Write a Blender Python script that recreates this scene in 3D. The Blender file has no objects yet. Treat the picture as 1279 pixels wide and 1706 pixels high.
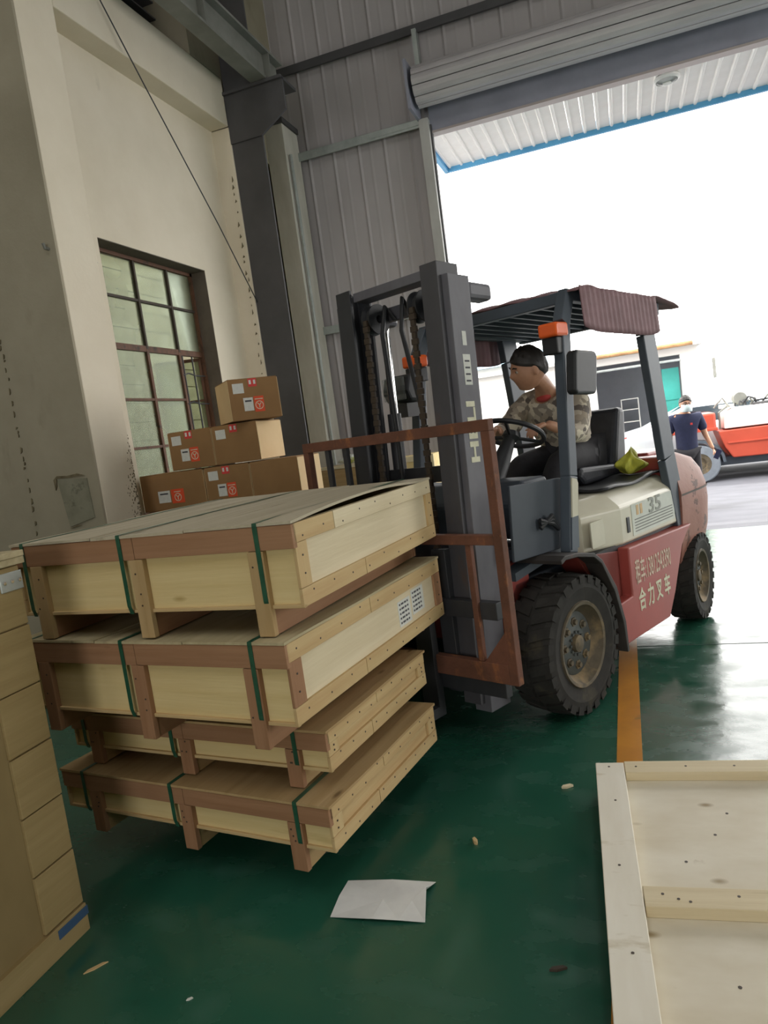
import bpy, bmesh, math, random
from mathutils import Vector, Matrix, Quaternion
PI = math.pi
random.seed(7)
S = bpy.context.scene
C = S.collection

# ------------------------------------------------------------------ camera
cam_d = bpy.data.cameras.new('camera')
cam = bpy.data.objects.new('camera', cam_d)
C.objects.link(cam)
cam_d.sensor_fit = 'VERTICAL'
cam_d.sensor_height = 36.0
cam_d.lens = 36.0 * 1195.0 / 1706.0
cam_d.clip_start = 0.05
cam_d.clip_end = 400
_r = Vector((0.939546, 0.314405, -0.135659))
_d = Vector((-0.093617, -0.145231, -0.984959))
_f = Vector((-0.329378, 0.938114, -0.107017))
cam.matrix_world = Matrix(((_r.x, -_d.x, -_f.x, 0), (_r.y, -_d.y, -_f.y, 0), (_r.z, -_d.z, -_f.z, 1.52), (0, 0, 0, 1)))
S.camera = cam

# ------------------------------------------------------------------ light and exposure
S.view_settings.view_transform = 'Standard'
S.view_settings.look = 'None'
S.view_settings.gamma = 1.0
S.view_settings.use_curve_mapping = False
S.view_settings.exposure = 0.12
W = bpy.data.worlds.new('hazy_white_sky')
S.world = W
W.use_nodes = True
bg = W.node_tree.nodes['Background']
bg.inputs[0].default_value = (1.0, 0.985, 0.955, 1)
bg.inputs[1].default_value = 6.2
S.cycles.max_bounces = 10
S.cycles.diffuse_bounces = 6
S.cycles.glossy_bounces = 4
S.cycles.transmission_bounces = 6
S.cycles.transparent_max_bounces = 12
S.cycles.sample_clamp_indirect = 8.0
S.cycles.caustics_reflective = False
S.cycles.caustics_refractive = False
S.cycles.use_denoising = True

sun_d = bpy.data.lights.new('sun', 'SUN')
sun_d.energy = 3.0
sun_d.angle = math.radians(2.5)
sun_d.color = (1.0, 0.96, 0.9)
sun = bpy.data.objects.new('sun', sun_d)
C.objects.link(sun)
sun.location = (6, 20, 20)
sun.rotation_euler = Vector((0.30, 0.62, 1.0)).to_track_quat('Z', 'Y').to_euler()

def portal(name, loc, normal, sx, sy):
    l = bpy.data.lights.new(name, 'AREA')
    l.shape = 'RECTANGLE'; l.size = sx; l.size_y = sy
    l.cycles.is_portal = True
    o = bpy.data.objects.new(name, l); C.objects.link(o)
    o.location = loc
    o.rotation_euler = Vector(normal).to_track_quat('-Z', 'Z').to_euler()
    return o

# ------------------------------------------------------------------ materials
MATS = {}
def srgb(h):
    c = [int(h[i:i+2], 16) / 255 for i in (0, 2, 4)]
    return tuple((x / 12.92 if x <= 0.04045 else ((x + 0.055) / 1.055) ** 2.4) for x in c) + (1,)

def mat(name, c1, c2=None, rough=0.6, metal=0.0, scale=(6, 6, 6), detail=4.0, lo=0.35, hi=0.7, bump=0.0, bscale=None,
        c3=None, s3=(2, 2, 2), lo3=0.55, hi3=0.7, rough2=None, spec=0.5, nscale=1.0, knots=None):
    if name in MATS: return MATS[name]
    m = bpy.data.materials.new(name); m.use_nodes = True
    nt = m.node_tree; N = nt.nodes; Lk = nt.links
    b = N['Principled BSDF']
    b.inputs['Roughness'].default_value = rough
    b.inputs['Metallic'].default_value = metal
    b.inputs['Specular IOR Level'].default_value = spec
    col = srgb(c1) if isinstance(c1, str) else c1
    b.inputs['Base Color'].default_value = col
    MATS[name] = m
    if c2 is None and not bump: return m
    tc = N.new('ShaderNodeTexCoord')
    def noise(sc, det=detail):
        mp = N.new('ShaderNodeMapping'); mp.inputs['Scale'].default_value = sc
        Lk.new(tc.outputs['Object'], mp.inputs['Vector'])
        n = N.new('ShaderNodeTexNoise'); n.inputs['Scale'].default_value = nscale; n.inputs['Detail'].default_value = det
        n.inputs['Roughness'].default_value = 0.62
        Lk.new(mp.outputs[0], n.inputs['Vector'])
        return n
    def ramp(n, a, z):
        r = N.new('ShaderNodeMapRange'); r.inputs['From Min'].default_value = a; r.inputs['From Max'].default_value = z
        Lk.new(n.outputs['Fac'], r.inputs['Value']); return r
    n1 = noise(scale)
    cur = None
    if c2 is not None:
        r = ramp(n1, lo, hi)
        mx = N.new('ShaderNodeMix'); mx.data_type = 'RGBA'
        mx.inputs[6].default_value = col; mx.inputs[7].default_value = srgb(c2) if isinstance(c2, str) else c2
        Lk.new(r.outputs[0], mx.inputs[0]); cur = mx.outputs[2]
        if rough2 is not None:
            q = N.new('ShaderNodeMapRange'); q.inputs['To Min'].default_value = rough; q.inputs['To Max'].default_value = rough2
            Lk.new(r.outputs[0], q.inputs['Value']); Lk.new(q.outputs[0], b.inputs['Roughness'])
    if c3 is not None:
        n3 = noise(s3, 6.0); r3 = ramp(n3, lo3, hi3)
        mx3 = N.new('ShaderNodeMix'); mx3.data_type = 'RGBA'
        if cur is not None: Lk.new(cur, mx3.inputs[6])
        else: mx3.inputs[6].default_value = col
        mx3.inputs[7].default_value = srgb(c3) if isinstance(c3, str) else c3
        Lk.new(r3.outputs[0], mx3.inputs[0]); cur = mx3.outputs[2]
    if knots:
        mp = N.new('ShaderNodeMapping'); mp.inputs['Scale'].default_value = knots[0]
        Lk.new(tc.outputs['Object'], mp.inputs['Vector'])
        vo = N.new('ShaderNodeTexVoronoi'); vo.inputs['Scale'].default_value = 1.0; vo.inputs['Randomness'].default_value = 1.0
        Lk.new(mp.outputs[0], vo.inputs['Vector'])
        kr = N.new('ShaderNodeMapRange'); kr.inputs[1].default_value = 0.10; kr.inputs[2].default_value = 0.035
        kr.inputs[3].default_value = 0.0; kr.inputs[4].default_value = 0.85
        Lk.new(vo.outputs['Distance'], kr.inputs[0])
        mk = N.new('ShaderNodeMix'); mk.data_type = 'RGBA'; mk.inputs[7].default_value = srgb(knots[1])
        Lk.new(kr.outputs[0], mk.inputs[0]); Lk.new(cur, mk.inputs[6]); cur = mk.outputs[2]
    if cur is not None: Lk.new(cur, b.inputs['Base Color'])
    if bump:
        nb = noise(bscale or scale) if bscale else n1
        bp = N.new('ShaderNodeBump'); bp.inputs['Strength'].default_value = bump; bp.inputs['Distance'].default_value = 0.01
        Lk.new(nb.outputs['Fac'], bp.inputs['Height']); Lk.new(bp.outputs[0], b.inputs['Normal'])
    return m

# woods: grain along x, y or z of the object's own frame
GR = {'x': (1.2, 26, 26), 'y': (26, 1.2, 26), 'z': (26, 26, 1.2)}
def wood(kind, ax):
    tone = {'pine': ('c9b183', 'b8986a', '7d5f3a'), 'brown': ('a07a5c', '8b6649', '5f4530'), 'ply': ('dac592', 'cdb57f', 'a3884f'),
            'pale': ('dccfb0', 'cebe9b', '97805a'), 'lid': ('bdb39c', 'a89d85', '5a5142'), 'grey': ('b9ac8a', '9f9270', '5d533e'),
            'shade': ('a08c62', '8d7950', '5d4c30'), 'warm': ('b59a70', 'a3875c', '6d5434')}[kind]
    return mat('wood_%s_%s' % (kind, ax), tone[0], tone[1], rough=0.72, scale=GR[ax], detail=5, lo=0.3, hi=0.75, bump=0.25,
               c3=tone[2], s3=tuple(s * 0.32 + 0.6 for s in GR[ax]), lo3=0.64, hi3=0.86, spec=0.25, knots=({'x': (2.6, 7.5, 7.5), 'y': (7.5, 2.6, 7.5), 'z': (7.5, 7.5, 2.6)}[ax], tone[2]))

M_PLASTER = mat('plaster', 'dfd6c3', 'd3c9b4', rough=0.85, scale=(1.2, 1.2, 1.2), lo=0.3, hi=0.75, bump=0.15, bscale=(30, 30, 30),
                c3='8f8874', s3=(1.7, 1.7, 0.7), lo3=0.66, hi3=0.86, spec=0.2)
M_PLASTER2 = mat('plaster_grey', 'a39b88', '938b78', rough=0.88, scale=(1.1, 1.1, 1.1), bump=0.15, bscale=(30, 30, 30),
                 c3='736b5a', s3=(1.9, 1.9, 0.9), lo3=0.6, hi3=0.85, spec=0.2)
M_DIRT = mat('plaster_dirt', '5e5542', '8a8068', rough=0.95, scale=(14, 14, 10), spec=0.1)
M_SHEET = mat('wall_sheet', 'b8b3b4', 'aca7a8', rough=0.5, scale=(1, 1, 0.6), spec=0.3)
M_GIRT = mat('galvanised', 'b4bab6', '9ea5a2', rough=0.42, metal=0.5, scale=(8, 8, 8))
M_STEELDARK = mat('steel_dark_paint', '4b4a4c', '414042', rough=0.55, scale=(3, 3, 3))
M_STEELGREY = mat('steel_grey_paint', '7f8079', '6c6d66', rough=0.6, scale=(3, 3, 3))
M_WHITECOL = mat('column_white', 'cfccc2', 'b9b5a8', rough=0.7, scale=(4, 4, 1.2), c3='8d8a7d', s3=(9, 9, 2), lo3=0.66, hi3=0.8)
M_SHUTTER = mat('shutter_slat', 'c3bfc1', 'b1adb0', rough=0.45, scale=(1.5, 6, 6), spec=0.4)
M_HEADER = mat('header_steel', '9a9cab', '8b8d9b', rough=0.5, scale=(2, 2, 2))
M_CANOPY = mat('canopy_sheet', 'f0eee9', 'e6e3dd', rough=0.5, scale=(2, 2, 2))
M_BLUE = mat('blue_trim', '5aa4cf', '4c93bf', rough=0.5, scale=(3, 3, 3))
M_BLACK = mat('black_plastic', '1d1e21', '27282b', rough=0.5, scale=(12, 12, 12))
M_RUBBER = mat('tyre_rubber', '2e2d2b', '3a3835', rough=0.85, scale=(9, 9, 9), c3='56503f', s3=(5, 5, 5), lo3=0.6, hi3=0.85, spec=0.2)
M_RED = mat('truck_red', 'a34a42', '95433b', rough=0.45, scale=(2.5, 2.5, 2.5), c3='7c3a30', s3=(4, 4, 4), lo3=0.66, hi3=0.8)
M_REDCHIP = mat('counterweight_red', '9c6c5d', '8c5c4e', rough=0.6, scale=(3, 3, 3), c3='5d3a2c', s3=(7, 7, 7), lo3=0.585, hi3=0.61, bump=0.3, bscale=(16, 16, 16))
M_SLATE = mat('guard_slate', '4d5660', '434b54', rough=0.5, scale=(4, 4, 4))
M_SLATE2 = mat('plate_slate', '3c444d', '353c45', rough=0.55, scale=(4, 4, 4))
M_MAST = mat('mast_grey', '66656b', '535258', rough=0.5, scale=(5, 5, 2), c3='6b4a36', s3=(9, 9, 3), lo3=0.66, hi3=0.8)
M_MASTDARK = mat('mast_dark', '2b2c30', '36373a', rough=0.5, scale=(6, 6, 2))
M_RUST = mat('rusty_steel', '6f4634', '573829', rough=0.75, scale=(7, 7, 7), c3='9a6238', s3=(10, 10, 6), lo3=0.58, hi3=0.72, bump=0.3, bscale=(40, 40, 40))
M_HOOD = mat('hood_beige', 'cfcab6', 'c0bba6', rough=0.32, scale=(2, 2, 2), c3='8f8669', s3=(5, 5, 5), lo3=0.68, hi3=0.85)
M_CHROME = mat('chrome', (0.75, 0.75, 0.75, 1), rough=0.18, metal=1.0)
M_RIM = mat('rim_dusty', '645a49', '50483a', rough=0.7, metal=0.2, scale=(12, 12, 12), c3='8f7a58', s3=(8, 8, 8), lo3=0.5, hi3=0.7)
M_HUB = mat('hub_grey', '565a58', '494c4a', rough=0.6, metal=0.3, scale=(14, 14, 14))
M_VINYL = mat('seat_vinyl', '26282e', '2f3138', rough=0.5, scale=(20, 20, 20), bump=0.1)
M_CANVAS = mat('roof_canvas', '846468', '735558', rough=0.75, scale=(8, 8, 8), bump=0.3)
M_ORANGE = mat('orange_lens', 'f0662a', rough=0.25)
M_WHITE = mat('white_plain', 'e8e6e0', rough=0.6)
M_LETTER = mat('lettering_cream', 'd8d6bd', 'c4c1a6', rough=0.6, scale=(25, 25, 25))
M_LETTER2 = mat('lettering_faded', 'd3c3ae', 'bfa596', rough=0.7, scale=(60, 60, 60))
M_CARTON = mat('cardboard', '97754f', '8a6a46', rough=0.8, scale=(2, 2, 2), bump=0.1, bscale=(1, 1, 90), spec=0.2)
M_CARTONLIT = mat('cardboard_lit', 'd3b88e', 'c8ab80', rough=0.8, scale=(2, 2, 2), spec=0.2)
M_PAPER = mat('paper', 'dcdcd8', 'd0d0cd', rough=0.8, scale=(9, 9, 9), spec=0.2)
M_LABEL = mat('label_paper', 'd5d6cf', 'c9cac3', rough=0.7, scale=(40, 40, 40))
M_STICKER = mat('sticker_orange', 'd9502c', rough=0.5)
M_TAPE = mat('sticker_red', 'cf3f3c', rough=0.5)
M_INK = mat('ink', '45454a', rough=0.7)
M_STRAP = mat('green_strap', '1f4a37', '2a5a44', rough=0.35, scale=(30, 30, 30))
M_NAIL = mat('nail_dark', '3d3227', rough=0.6)
M_SKIN = mat('skin', 'b98a6e', 'ad7d61', rough=0.55, scale=(20, 20, 20))
M_HAIR = mat('hair', '1c1815', '28221d', rough=0.55, scale=(60, 60, 8))
M_NAVY = mat('navy_cloth', '252a48', '20253f', rough=0.85, scale=(30, 30, 30))
M_TROUSER = mat('dark_trousers', '2b2a2e', '232226', rough=0.85, scale=(30, 30, 30))
M_CONC = mat('yard_concrete', '5c5d64', '525359', rough=0.85, scale=(1.5, 4, 1), bump=0.2, bscale=(20, 20, 20), c3='47484d', s3=(0.5, 1.2, 1), lo3=0.5, hi3=0.7)
M_WHITEWALL = mat('garage_white', 'cfcdc8', 'c4c2bc', rough=0.8, scale=(1, 1, 1))
M_GARDARK = mat('garage_inside', 'a4a8b0', '9a9ea6', rough=0.9, scale=(2, 2, 2))
M_TEAL = mat('teal_door', '3fa59c', '359187', rough=0.5, scale=(2, 2, 2))
M_CARPAINT = mat('silver_paint', 'c9ced3', rough=0.25, metal=0.4)
M_GLASSDARK = mat('car_glass', '3d4a52', rough=0.08)
M_TAIL = mat('tail_lamp', 'c8352f', rough=0.2)
M_ORRED = mat('red_orange_paint', 'b84a34', 'aa432e', rough=0.45, scale=(2, 2, 2))
M_YELLOW = mat('yellow_green_cloth', 'b7b43a', '8f9238', rough=0.8, scale=(14, 14, 14))

def floor_material():
    m = bpy.data.materials.new('green_epoxy_floor'); m.use_nodes = True
    nt = m.node_tree; N = nt.nodes; Lk = nt.links; b = N['Principled BSDF']
    tc = N.new('ShaderNodeTexCoord')
    def noise(sc, s, det=6):
        mp = N.new('ShaderNodeMapping'); mp.inputs['Scale'].default_value = sc
        Lk.new(tc.outputs['Object'], mp.inputs[0])
        n = N.new('ShaderNodeTexNoise'); n.inputs['Scale'].default_value = s; n.inputs['Detail'].default_value = det
        Lk.new(mp.outputs[0], n.inputs['Vector']); return n
    def rng(src, a, z, lo=0.0, hi=1.0):
        r = N.new('ShaderNodeMapRange'); r.inputs[1].default_value = a; r.inputs[2].default_value = z
        r.inputs[3].default_value = lo; r.inputs[4].default_value = hi
        Lk.new(src, r.inputs[0]); return r.outputs[0]
    def mix(f, a, c):
        x = N.new('ShaderNodeMix'); x.data_type = 'RGBA'; Lk.new(f, x.inputs[0])
        if isinstance(a, tuple): x.inputs[6].default_value = a
        else: Lk.new(a, x.inputs[6])
        x.inputs[7].default_value = c; return x.outputs[2]
    big = noise((1, 1, 1), 0.9); fine = noise((1, 1, 1), 9); scr = noise((1.6, 2.6, 1), 2.6, 9)
    c = mix(rng(big.outputs[0], 0.35, 0.7), srgb('275946'), srgb('214f40'))
    c = mix(rng(scr.outputs[0], 0.58, 0.85, 0, 0.4), c, srgb('4d7268'))
    c = mix(rng(fine.outputs[0], 0.68, 0.9, 0, 0.55), c, srgb('122a22'))
    Lk.new(c, b.inputs['Base Color'])
    Lk.new(rng(scr.outputs[0], 0.35, 0.75, 0.13, 0.4), b.inputs['Roughness'])
    b.inputs['Specular IOR Level'].default_value = 0.7
    bp = N.new('ShaderNodeBump'); bp.inputs['Strength'].default_value = 0.12; bp.inputs['Distance'].default_value = 0.01
    Lk.new(noise((1, 1, 1), 14, 5).outputs[0], bp.inputs['Height']); Lk.new(bp.outputs[0], b.inputs['Normal'])
    return m
M_FLOOR = floor_material()

def glass_material(name, tint, dust, fac):
    m = bpy.data.materials.new(name); m.use_nodes = True
    nt = m.node_tree; N = nt.nodes; Lk = nt.links
    out = N['Material Output']; N.remove(N['Principled BSDF'])
    tr = N.new('ShaderNodeBsdfTransparent'); tr.inputs[0].default_value = tint
    gl = N.new('ShaderNodeBsdfGlossy'); gl.inputs['Roughness'].default_value = 0.35
    df = N.new('ShaderNodeBsdfDiffuse'); df.inputs[0].default_value = dust
    fr = N.new('ShaderNodeFresnel'); fr.inputs[0].default_value = 1.18
    tc = N.new('ShaderNodeTexCoord'); n = N.new('ShaderNodeTexNoise'); n.inputs['Scale'].default_value = 5; n.inputs['Detail'].default_value = 6
    Lk.new(tc.outputs['Object'], n.inputs['Vector'])
    r = N.new('ShaderNodeMapRange'); r.inputs[1].default_value = 0.3; r.inputs[2].default_value = 0.75
    r.inputs[3].default_value = fac - 0.12; r.inputs[4].default_value = fac + 0.12
    Lk.new(n.outputs[0], r.inputs[0])
    m1 = N.new('ShaderNodeMixShader'); Lk.new(r.outputs[0], m1.inputs[0]); Lk.new(tr.outputs[0], m1.inputs[1]); Lk.new(df.outputs[0], m1.inputs[2])
    m2 = N.new('ShaderNodeMixShader'); Lk.new(fr.outputs[0], m2.inputs[0]); Lk.new(m1.outputs[0], m2.inputs[1]); Lk.new(gl.outputs[0], m2.inputs[2])
    Lk.new(m2.outputs[0], out.inputs[0])
    return m
M_PANE = glass_material('dusty_window_glass', (0.86, 0.93, 0.84, 1), srgb('b0b192'), 0.28)
M_CLEAR = glass_material('clear_lens', (0.95, 0.97, 0.97, 1), srgb('d8dbd8'), 0.15)

def check_shirt():
    m = bpy.data.materials.new('checked_shirt'); m.use_nodes = True
    nt = m.node_tree; N = nt.nodes; Lk = nt.links; b = N['Principled BSDF']; b.inputs['Roughness'].default_value = 0.85
    tc = N.new('ShaderNodeTexCoord')
    v = N.new('ShaderNodeTexVoronoi'); v.inputs['Scale'].default_value = 24; v.distance = 'MANHATTAN'
    Lk.new(tc.outputs['Object'], v.inputs['Vector'])
    cr = N.new('ShaderNodeValToRGB'); e = cr.color_ramp.elements; cr.color_ramp.interpolation = 'CONSTANT'
    e[0].color = srgb('bdb2a0'); e[0].position = 0
    e[1].color = srgb('948a7e'); e[1].position = 0.3
    for p, c in ((0.5, 'ddd3bf'), (0.7, 'a49786'), (0.85, '6b625c')):
        k = e.new(p); k.color = srgb(c)
    sep = N.new('ShaderNodeSeparateColor'); Lk.new(v.outputs['Color'], sep.inputs[0])
    Lk.new(sep.outputs[0], cr.inputs[0]); Lk.new(cr.outputs[0], b.inputs['Base Color'])
    return m
M_SHIRT = check_shirt()

# ------------------------------------------------------------------ mesh helpers
class MB:
    def __init__(s): s.v = []; s.f = []
    def add(s, vs, fs):
        n = len(s.v); s.v += [tuple(x) for x in vs]; s.f += [tuple(i + n for i in f) for f in fs]; return s
    def box(s, x0, x1, y0, y1, z0, z1, mtx=None):
        vs = [Vector(p) for p in ((x0, y0, z0), (x1, y0, z0), (x1, y1, z0), (x0, y1, z0), (x0, y0, z1), (x1, y0, z1), (x1, y1, z1), (x0, y1, z1))]
        if mtx: vs = [mtx @ p for p in vs]
        return s.add(vs, [(0, 3, 2, 1), (4, 5, 6, 7), (0, 1, 5, 4), (1, 2, 6, 5), (2, 3, 7, 6), (3, 0, 4, 7)])
    def prism(s, poly, a, b, plane='xz', mtx=None):
        """extrude a 2-D outline between a and b along the axis left out of `plane`"""
        def p3(p, t):
            x, y = p
            v = {'xz': (x, t, y), 'xy': (x, y, t), 'yz': (t, x, y)}[plane]
            return mtx @ Vector(v) if mtx else Vector(v)
        n = len(poly)
        vs = [p3(p, a) for p in poly] + [p3(p, b) for p in poly]
        fs = [tuple(range(n)), tuple(range(2 * n - 1, n - 1, -1))] + [(i, i + n, (i + 1) % n + n, (i + 1) % n) for i in range(n)]
        return s.add(vs, fs)
    def bar(s, p, q, w, h, up=(0, 0, 1)):
        p = Vector(p); q = Vector(q); d = (q - p).normalized(); u = Vector(up)
        if abs(d.dot(u)) > 0.99: u = Vector((1, 0, 0))
        r = d.cross(u).normalized() * w / 2; u = r.cross(d).normalized() * h / 2
        vs = [p - r - u, p + r - u, p + r + u, p - r + u, q - r - u, q + r - u, q + r + u, q - r + u]
        return s.add(vs, [(0, 3, 2, 1), (4, 5, 6, 7), (0, 1, 5, 4), (1, 2, 6, 5), (2, 3, 7, 6), (3, 0, 4, 7)])
    def tube(s, pts, r, n=10, cap=True):
        pts = [Vector(p) for p in pts]; rs = r if isinstance(r, (list, tuple)) else [r] * len(pts)
        vs = []; prev = None
        for i, p in enumerate(pts):
            d = (pts[min(i + 1, len(pts) - 1)] - pts[max(i - 1, 0)]).normalized()
            if prev is None:
                u = Vector((0, 0, 1)) if abs(d.z) < 0.9 else Vector((1, 0, 0))
                a = d.cross(u).normalized()
            else: a = (prev - d * prev.dot(d)).normalized()
            prev = a; b = d.cross(a)
            vs += [p + (a * math.cos(2 * PI * k / n) + b * math.sin(2 * PI * k / n)) * rs[i] for k in range(n)]
        fs = []
        for i in range(len(pts) - 1):
            for k in range(n):
                k2 = (k + 1) % n
                fs.append((i * n + k, i * n + k2, (i + 1) * n + k2, (i + 1) * n + k))
        if cap: fs += [tuple(range(n - 1, -1, -1)), tuple((len(pts) - 1) * n + k for k in range(n))]
        return s.add(vs, fs)
    def lathe(s, prof, n=32, axis='y', org=(0, 0, 0), closed=False):
        """prof: (radius, along-axis) pairs"""
        vs = []; O = Vector(org); m = len(prof)
        for k in range(n):
            a = 2 * PI * k / n; c_, s_ = math.cos(a), math.sin(a)
            for r, t in prof:
                vs.append(O + Vector({'y': (r * c_, t, r * s_), 'z': (r * c_, r * s_, t), 'x': (t, r * c_, r * s_)}[axis]))
        fs = []
        for k in range(n):
            k2 = (k + 1) % n
            for i in range(m if closed else m - 1):
                j = (i + 1) % m
                fs.append((k * m + i, k * m + j, k2 * m + j, k2 * m + i))
        return s.add(vs, fs)
    def grid(s, fn, nu, nv, closed_u=False):
        vs = [fn(i / (nu if closed_u else nu - 1), j / (nv - 1)) for j in range(nv) for i in range(nu)]
        fs = []
        for j in range(nv - 1):
            for i in range(nu if closed_u else nu - 1):
                i2 = (i + 1) % nu
                fs.append((j * nu + i, j * nu + i2, (j + 1) * nu + i2, (j + 1) * nu + i))
        return s.add(vs, fs)
    def sphere(s, c, r, n=12, m=8, sc=(1, 1, 1), mtx=None):
        c = Vector(c)
        vs = []
        for j in range(m + 1):
            t = PI * j / m
            for i in range(n):
                a = 2 * PI * i / n
                v = Vector((math.sin(t) * math.cos(a) * r * sc[0], math.sin(t) * math.sin(a) * r * sc[1], math.cos(t) * r * sc[2]))
                if mtx: v = mtx @ v
                vs.append(c + v)
        fs = []
        for j in range(m):
            for i in range(n):
                i2 = (i + 1) % n
                fs.append((j * n + i, (j + 1) * n + i, (j + 1) * n + i2, j * n + i2))
        return s.add(vs, fs)
    def mesh(s, name):
        me = bpy.data.meshes.new(name); me.from_pydata(s.v, [], s.f); me.validate()
        bm = bmesh.new(); bm.from_mesh(me); bmesh.ops.remove_doubles(bm, verts=bm.verts, dist=1e-6)
        bmesh.ops.recalc_face_normals(bm, faces=bm.faces); bm.to_mesh(me); bm.free()
        return me
    def build(s, name, material, parent=None, bevel=0.0, smooth=False, seg=2):
        o = bpy.data.objects.new(name, s.mesh(name)); C.objects.link(o)
        o.data.materials.append(material)
        if parent: o.parent = parent
        if smooth:
            o.data.polygons.foreach_set('use_smooth', [True] * len(o.data.polygons))
            try: o.data.set_sharp_from_angle(angle=math.radians(40))
            except Exception: pass
        if bevel:
            b = o.modifiers.new('bevel', 'BEVEL'); b.width = bevel; b.segments = seg; b.limit_method = 'ANGLE'; b.angle_limit = math.radians(35)
        return o

def box(name, material, parent, x0, x1, y0, y1, z0, z1, bevel=0.0, mtx=None):
    return MB().box(x0, x1, y0, y1, z0, z1, mtx).build(name, material, parent, bevel)
def thing(name, label, cat, loc=(0, 0, 0), rotz=0.0, group=None):
    o = bpy.data.objects.new(name, None); C.objects.link(o); o.empty_display_size = 0.1
    o.location = loc; o.rotation_euler = (0, 0, rotz)
    o['label'] = label; o['category'] = cat
    if group: o['group'] = group
    return o
def tag(o, label, cat, group=None):
    o['label'] = label; o['category'] = cat
    if group: o['group'] = group
    return o
def struct(o, label=None):
    o['kind'] = 'structure'
    if label: o['label'] = label
    return o
def stuff(o): o['kind'] = 'stuff'; return o
def sempty(name, label=None):
    o = bpy.data.objects.new(name, None); C.objects.link(o); return struct(o, label)
def dup(root, label, group=None):
    r = root.copy(); C.objects.link(r); r['label'] = label
    if group: r['group'] = group
    for ch in list(root.children):
        c = ch.copy(); C.objects.link(c); c.parent = r
        for g in list(ch.children):
            d = g.copy(); C.objects.link(d); d.parent = c
    return r
def text(body, size, material, parent, mtx, name='lettering', sx=1.0, bold=0.0, thick=0.0015):
    cu = bpy.data.curves.new(name, 'FONT'); cu.body = body; cu.size = size; cu.extrude = thick; cu.offset = bold
    cu.resolution_u = 3
    t = bpy.data.objects.new(name + '_src', cu); C.objects.link(t)
    dg = bpy.context.evaluated_depsgraph_get(); dg.update()
    me = bpy.data.meshes.new_from_object(t.evaluated_get(dg))
    bpy.data.objects.remove(t); bpy.data.curves.remove(cu)
    xs = [v.co.x for v in me.vertices] or [0]; ys = [v.co.y for v in me.vertices] or [0]
    me.transform(Matrix.Translation((-(min(xs) + max(xs)) / 2, -(min(ys) + max(ys)) / 2, 0)))
    me.transform(Matrix.Diagonal((sx, 1, 1, 1)))
    me.transform(mtx)
    me.materials.clear(); me.materials.append(material)
    o = bpy.data.objects.new(name, me); C.objects.link(o); o.parent = parent
    return o
def frame(o, x, y, z=None):
    x = Vector(x).normalized(); y = Vector(y).normalized(); z = x.cross(y)
    return Matrix(((x.x, y.x, z.x, o[0]), (x.y, y.y, z.y, o[1]), (x.z, y.z, z.z, o[2]), (0, 0, 0, 1)))

# ------------------------------------------------------------------ the hall
XR, YB, ZR = 9.5, -9.0, 8.2        # right wall, wall behind the camera, roof
YD = 8.49                          # door wall
floor = struct(box('floor', M_FLOOR, None, -6.4, XR, YB, YD, -0.3, 0.0))
box('floor_stripe', mat('stripe_orange', 'c98a35', 'b87c30', rough=0.3, scale=(6, 6, 6), c3='7d6a3c', s3=(9, 9, 9), lo3=0.62, hi3=0.8),
    floor, -0.176, -0.07, 0.2, 6.2, 0.0, 0.002)
box('floor_joint', mat('joint_dark', '1d2a26', rough=0.8), floor, -3.0, 5.0, 4.57, 4.576, 0.0, 0.0012)

# left wall, with the window bay between two piers
wl = sempty('wall_left')
XW = -3.7
WY0, WY1, WZ0, WZ1 = 4.80, 6.31, 1.1, 3.316
b = MB()
b.box(XW - 0.28, XW, 4.45, WY0, 0, 4.8); b.box(XW - 0.28, XW, WY1, 7.6, 0, 4.8)
b.box(XW - 0.28, XW, WY0, WY1, 0, WZ0); b.box(XW - 0.28, XW, WY0, WY1, WZ1, 4.8)
b.build('bay_wall', M_PLASTER, wl)
b = MB().box(-4.1, -3.5, 4.115, 4.50, 0, ZR)
b.build('pier', M_PLASTER, wl, 0.008)
MB().box(-4.1, -3.5, 6.87, 7.25, 0, 4.79).build('pier', M_PLASTER, wl, 0.008)
MB().box(XW - 0.3, -3.5, 4.50, 6.87, 4.79, 5.25).build('ring_beam', M_PLASTER, wl, 0.01)
b = MB(); b.box(-4.0, -3.5, 4.5, 4.9, 5.25, ZR); b.box(-4.0, -3.5, 6.32, 6.88, 5.25, ZR); b.box(-4.0, -3.5, 4.9, 6.32, 6.3, ZR)
b.box(-4.0, -3.62, 6.88, YD, 4.79, ZR)
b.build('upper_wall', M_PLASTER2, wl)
MB().box(-4.02, -3.98, 4.8, 6.4, 5.2, 6.4).build('louvre_back', mat('dark_opening', '33342c', rough=0.9), wl)
for i in range(6):
    MB().box(-3.96, -3.80, 4.9, 6.32, 5.34 + 0.15 * i, 5.355 + 0.15 * i).build('louvre_slat', M_STEELDARK, wl)
MB().box(-4.2, XW - 0.02, 6.9, YD, 0, 4.79).build('corner_wall', M_PLASTER2, wl)
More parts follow.
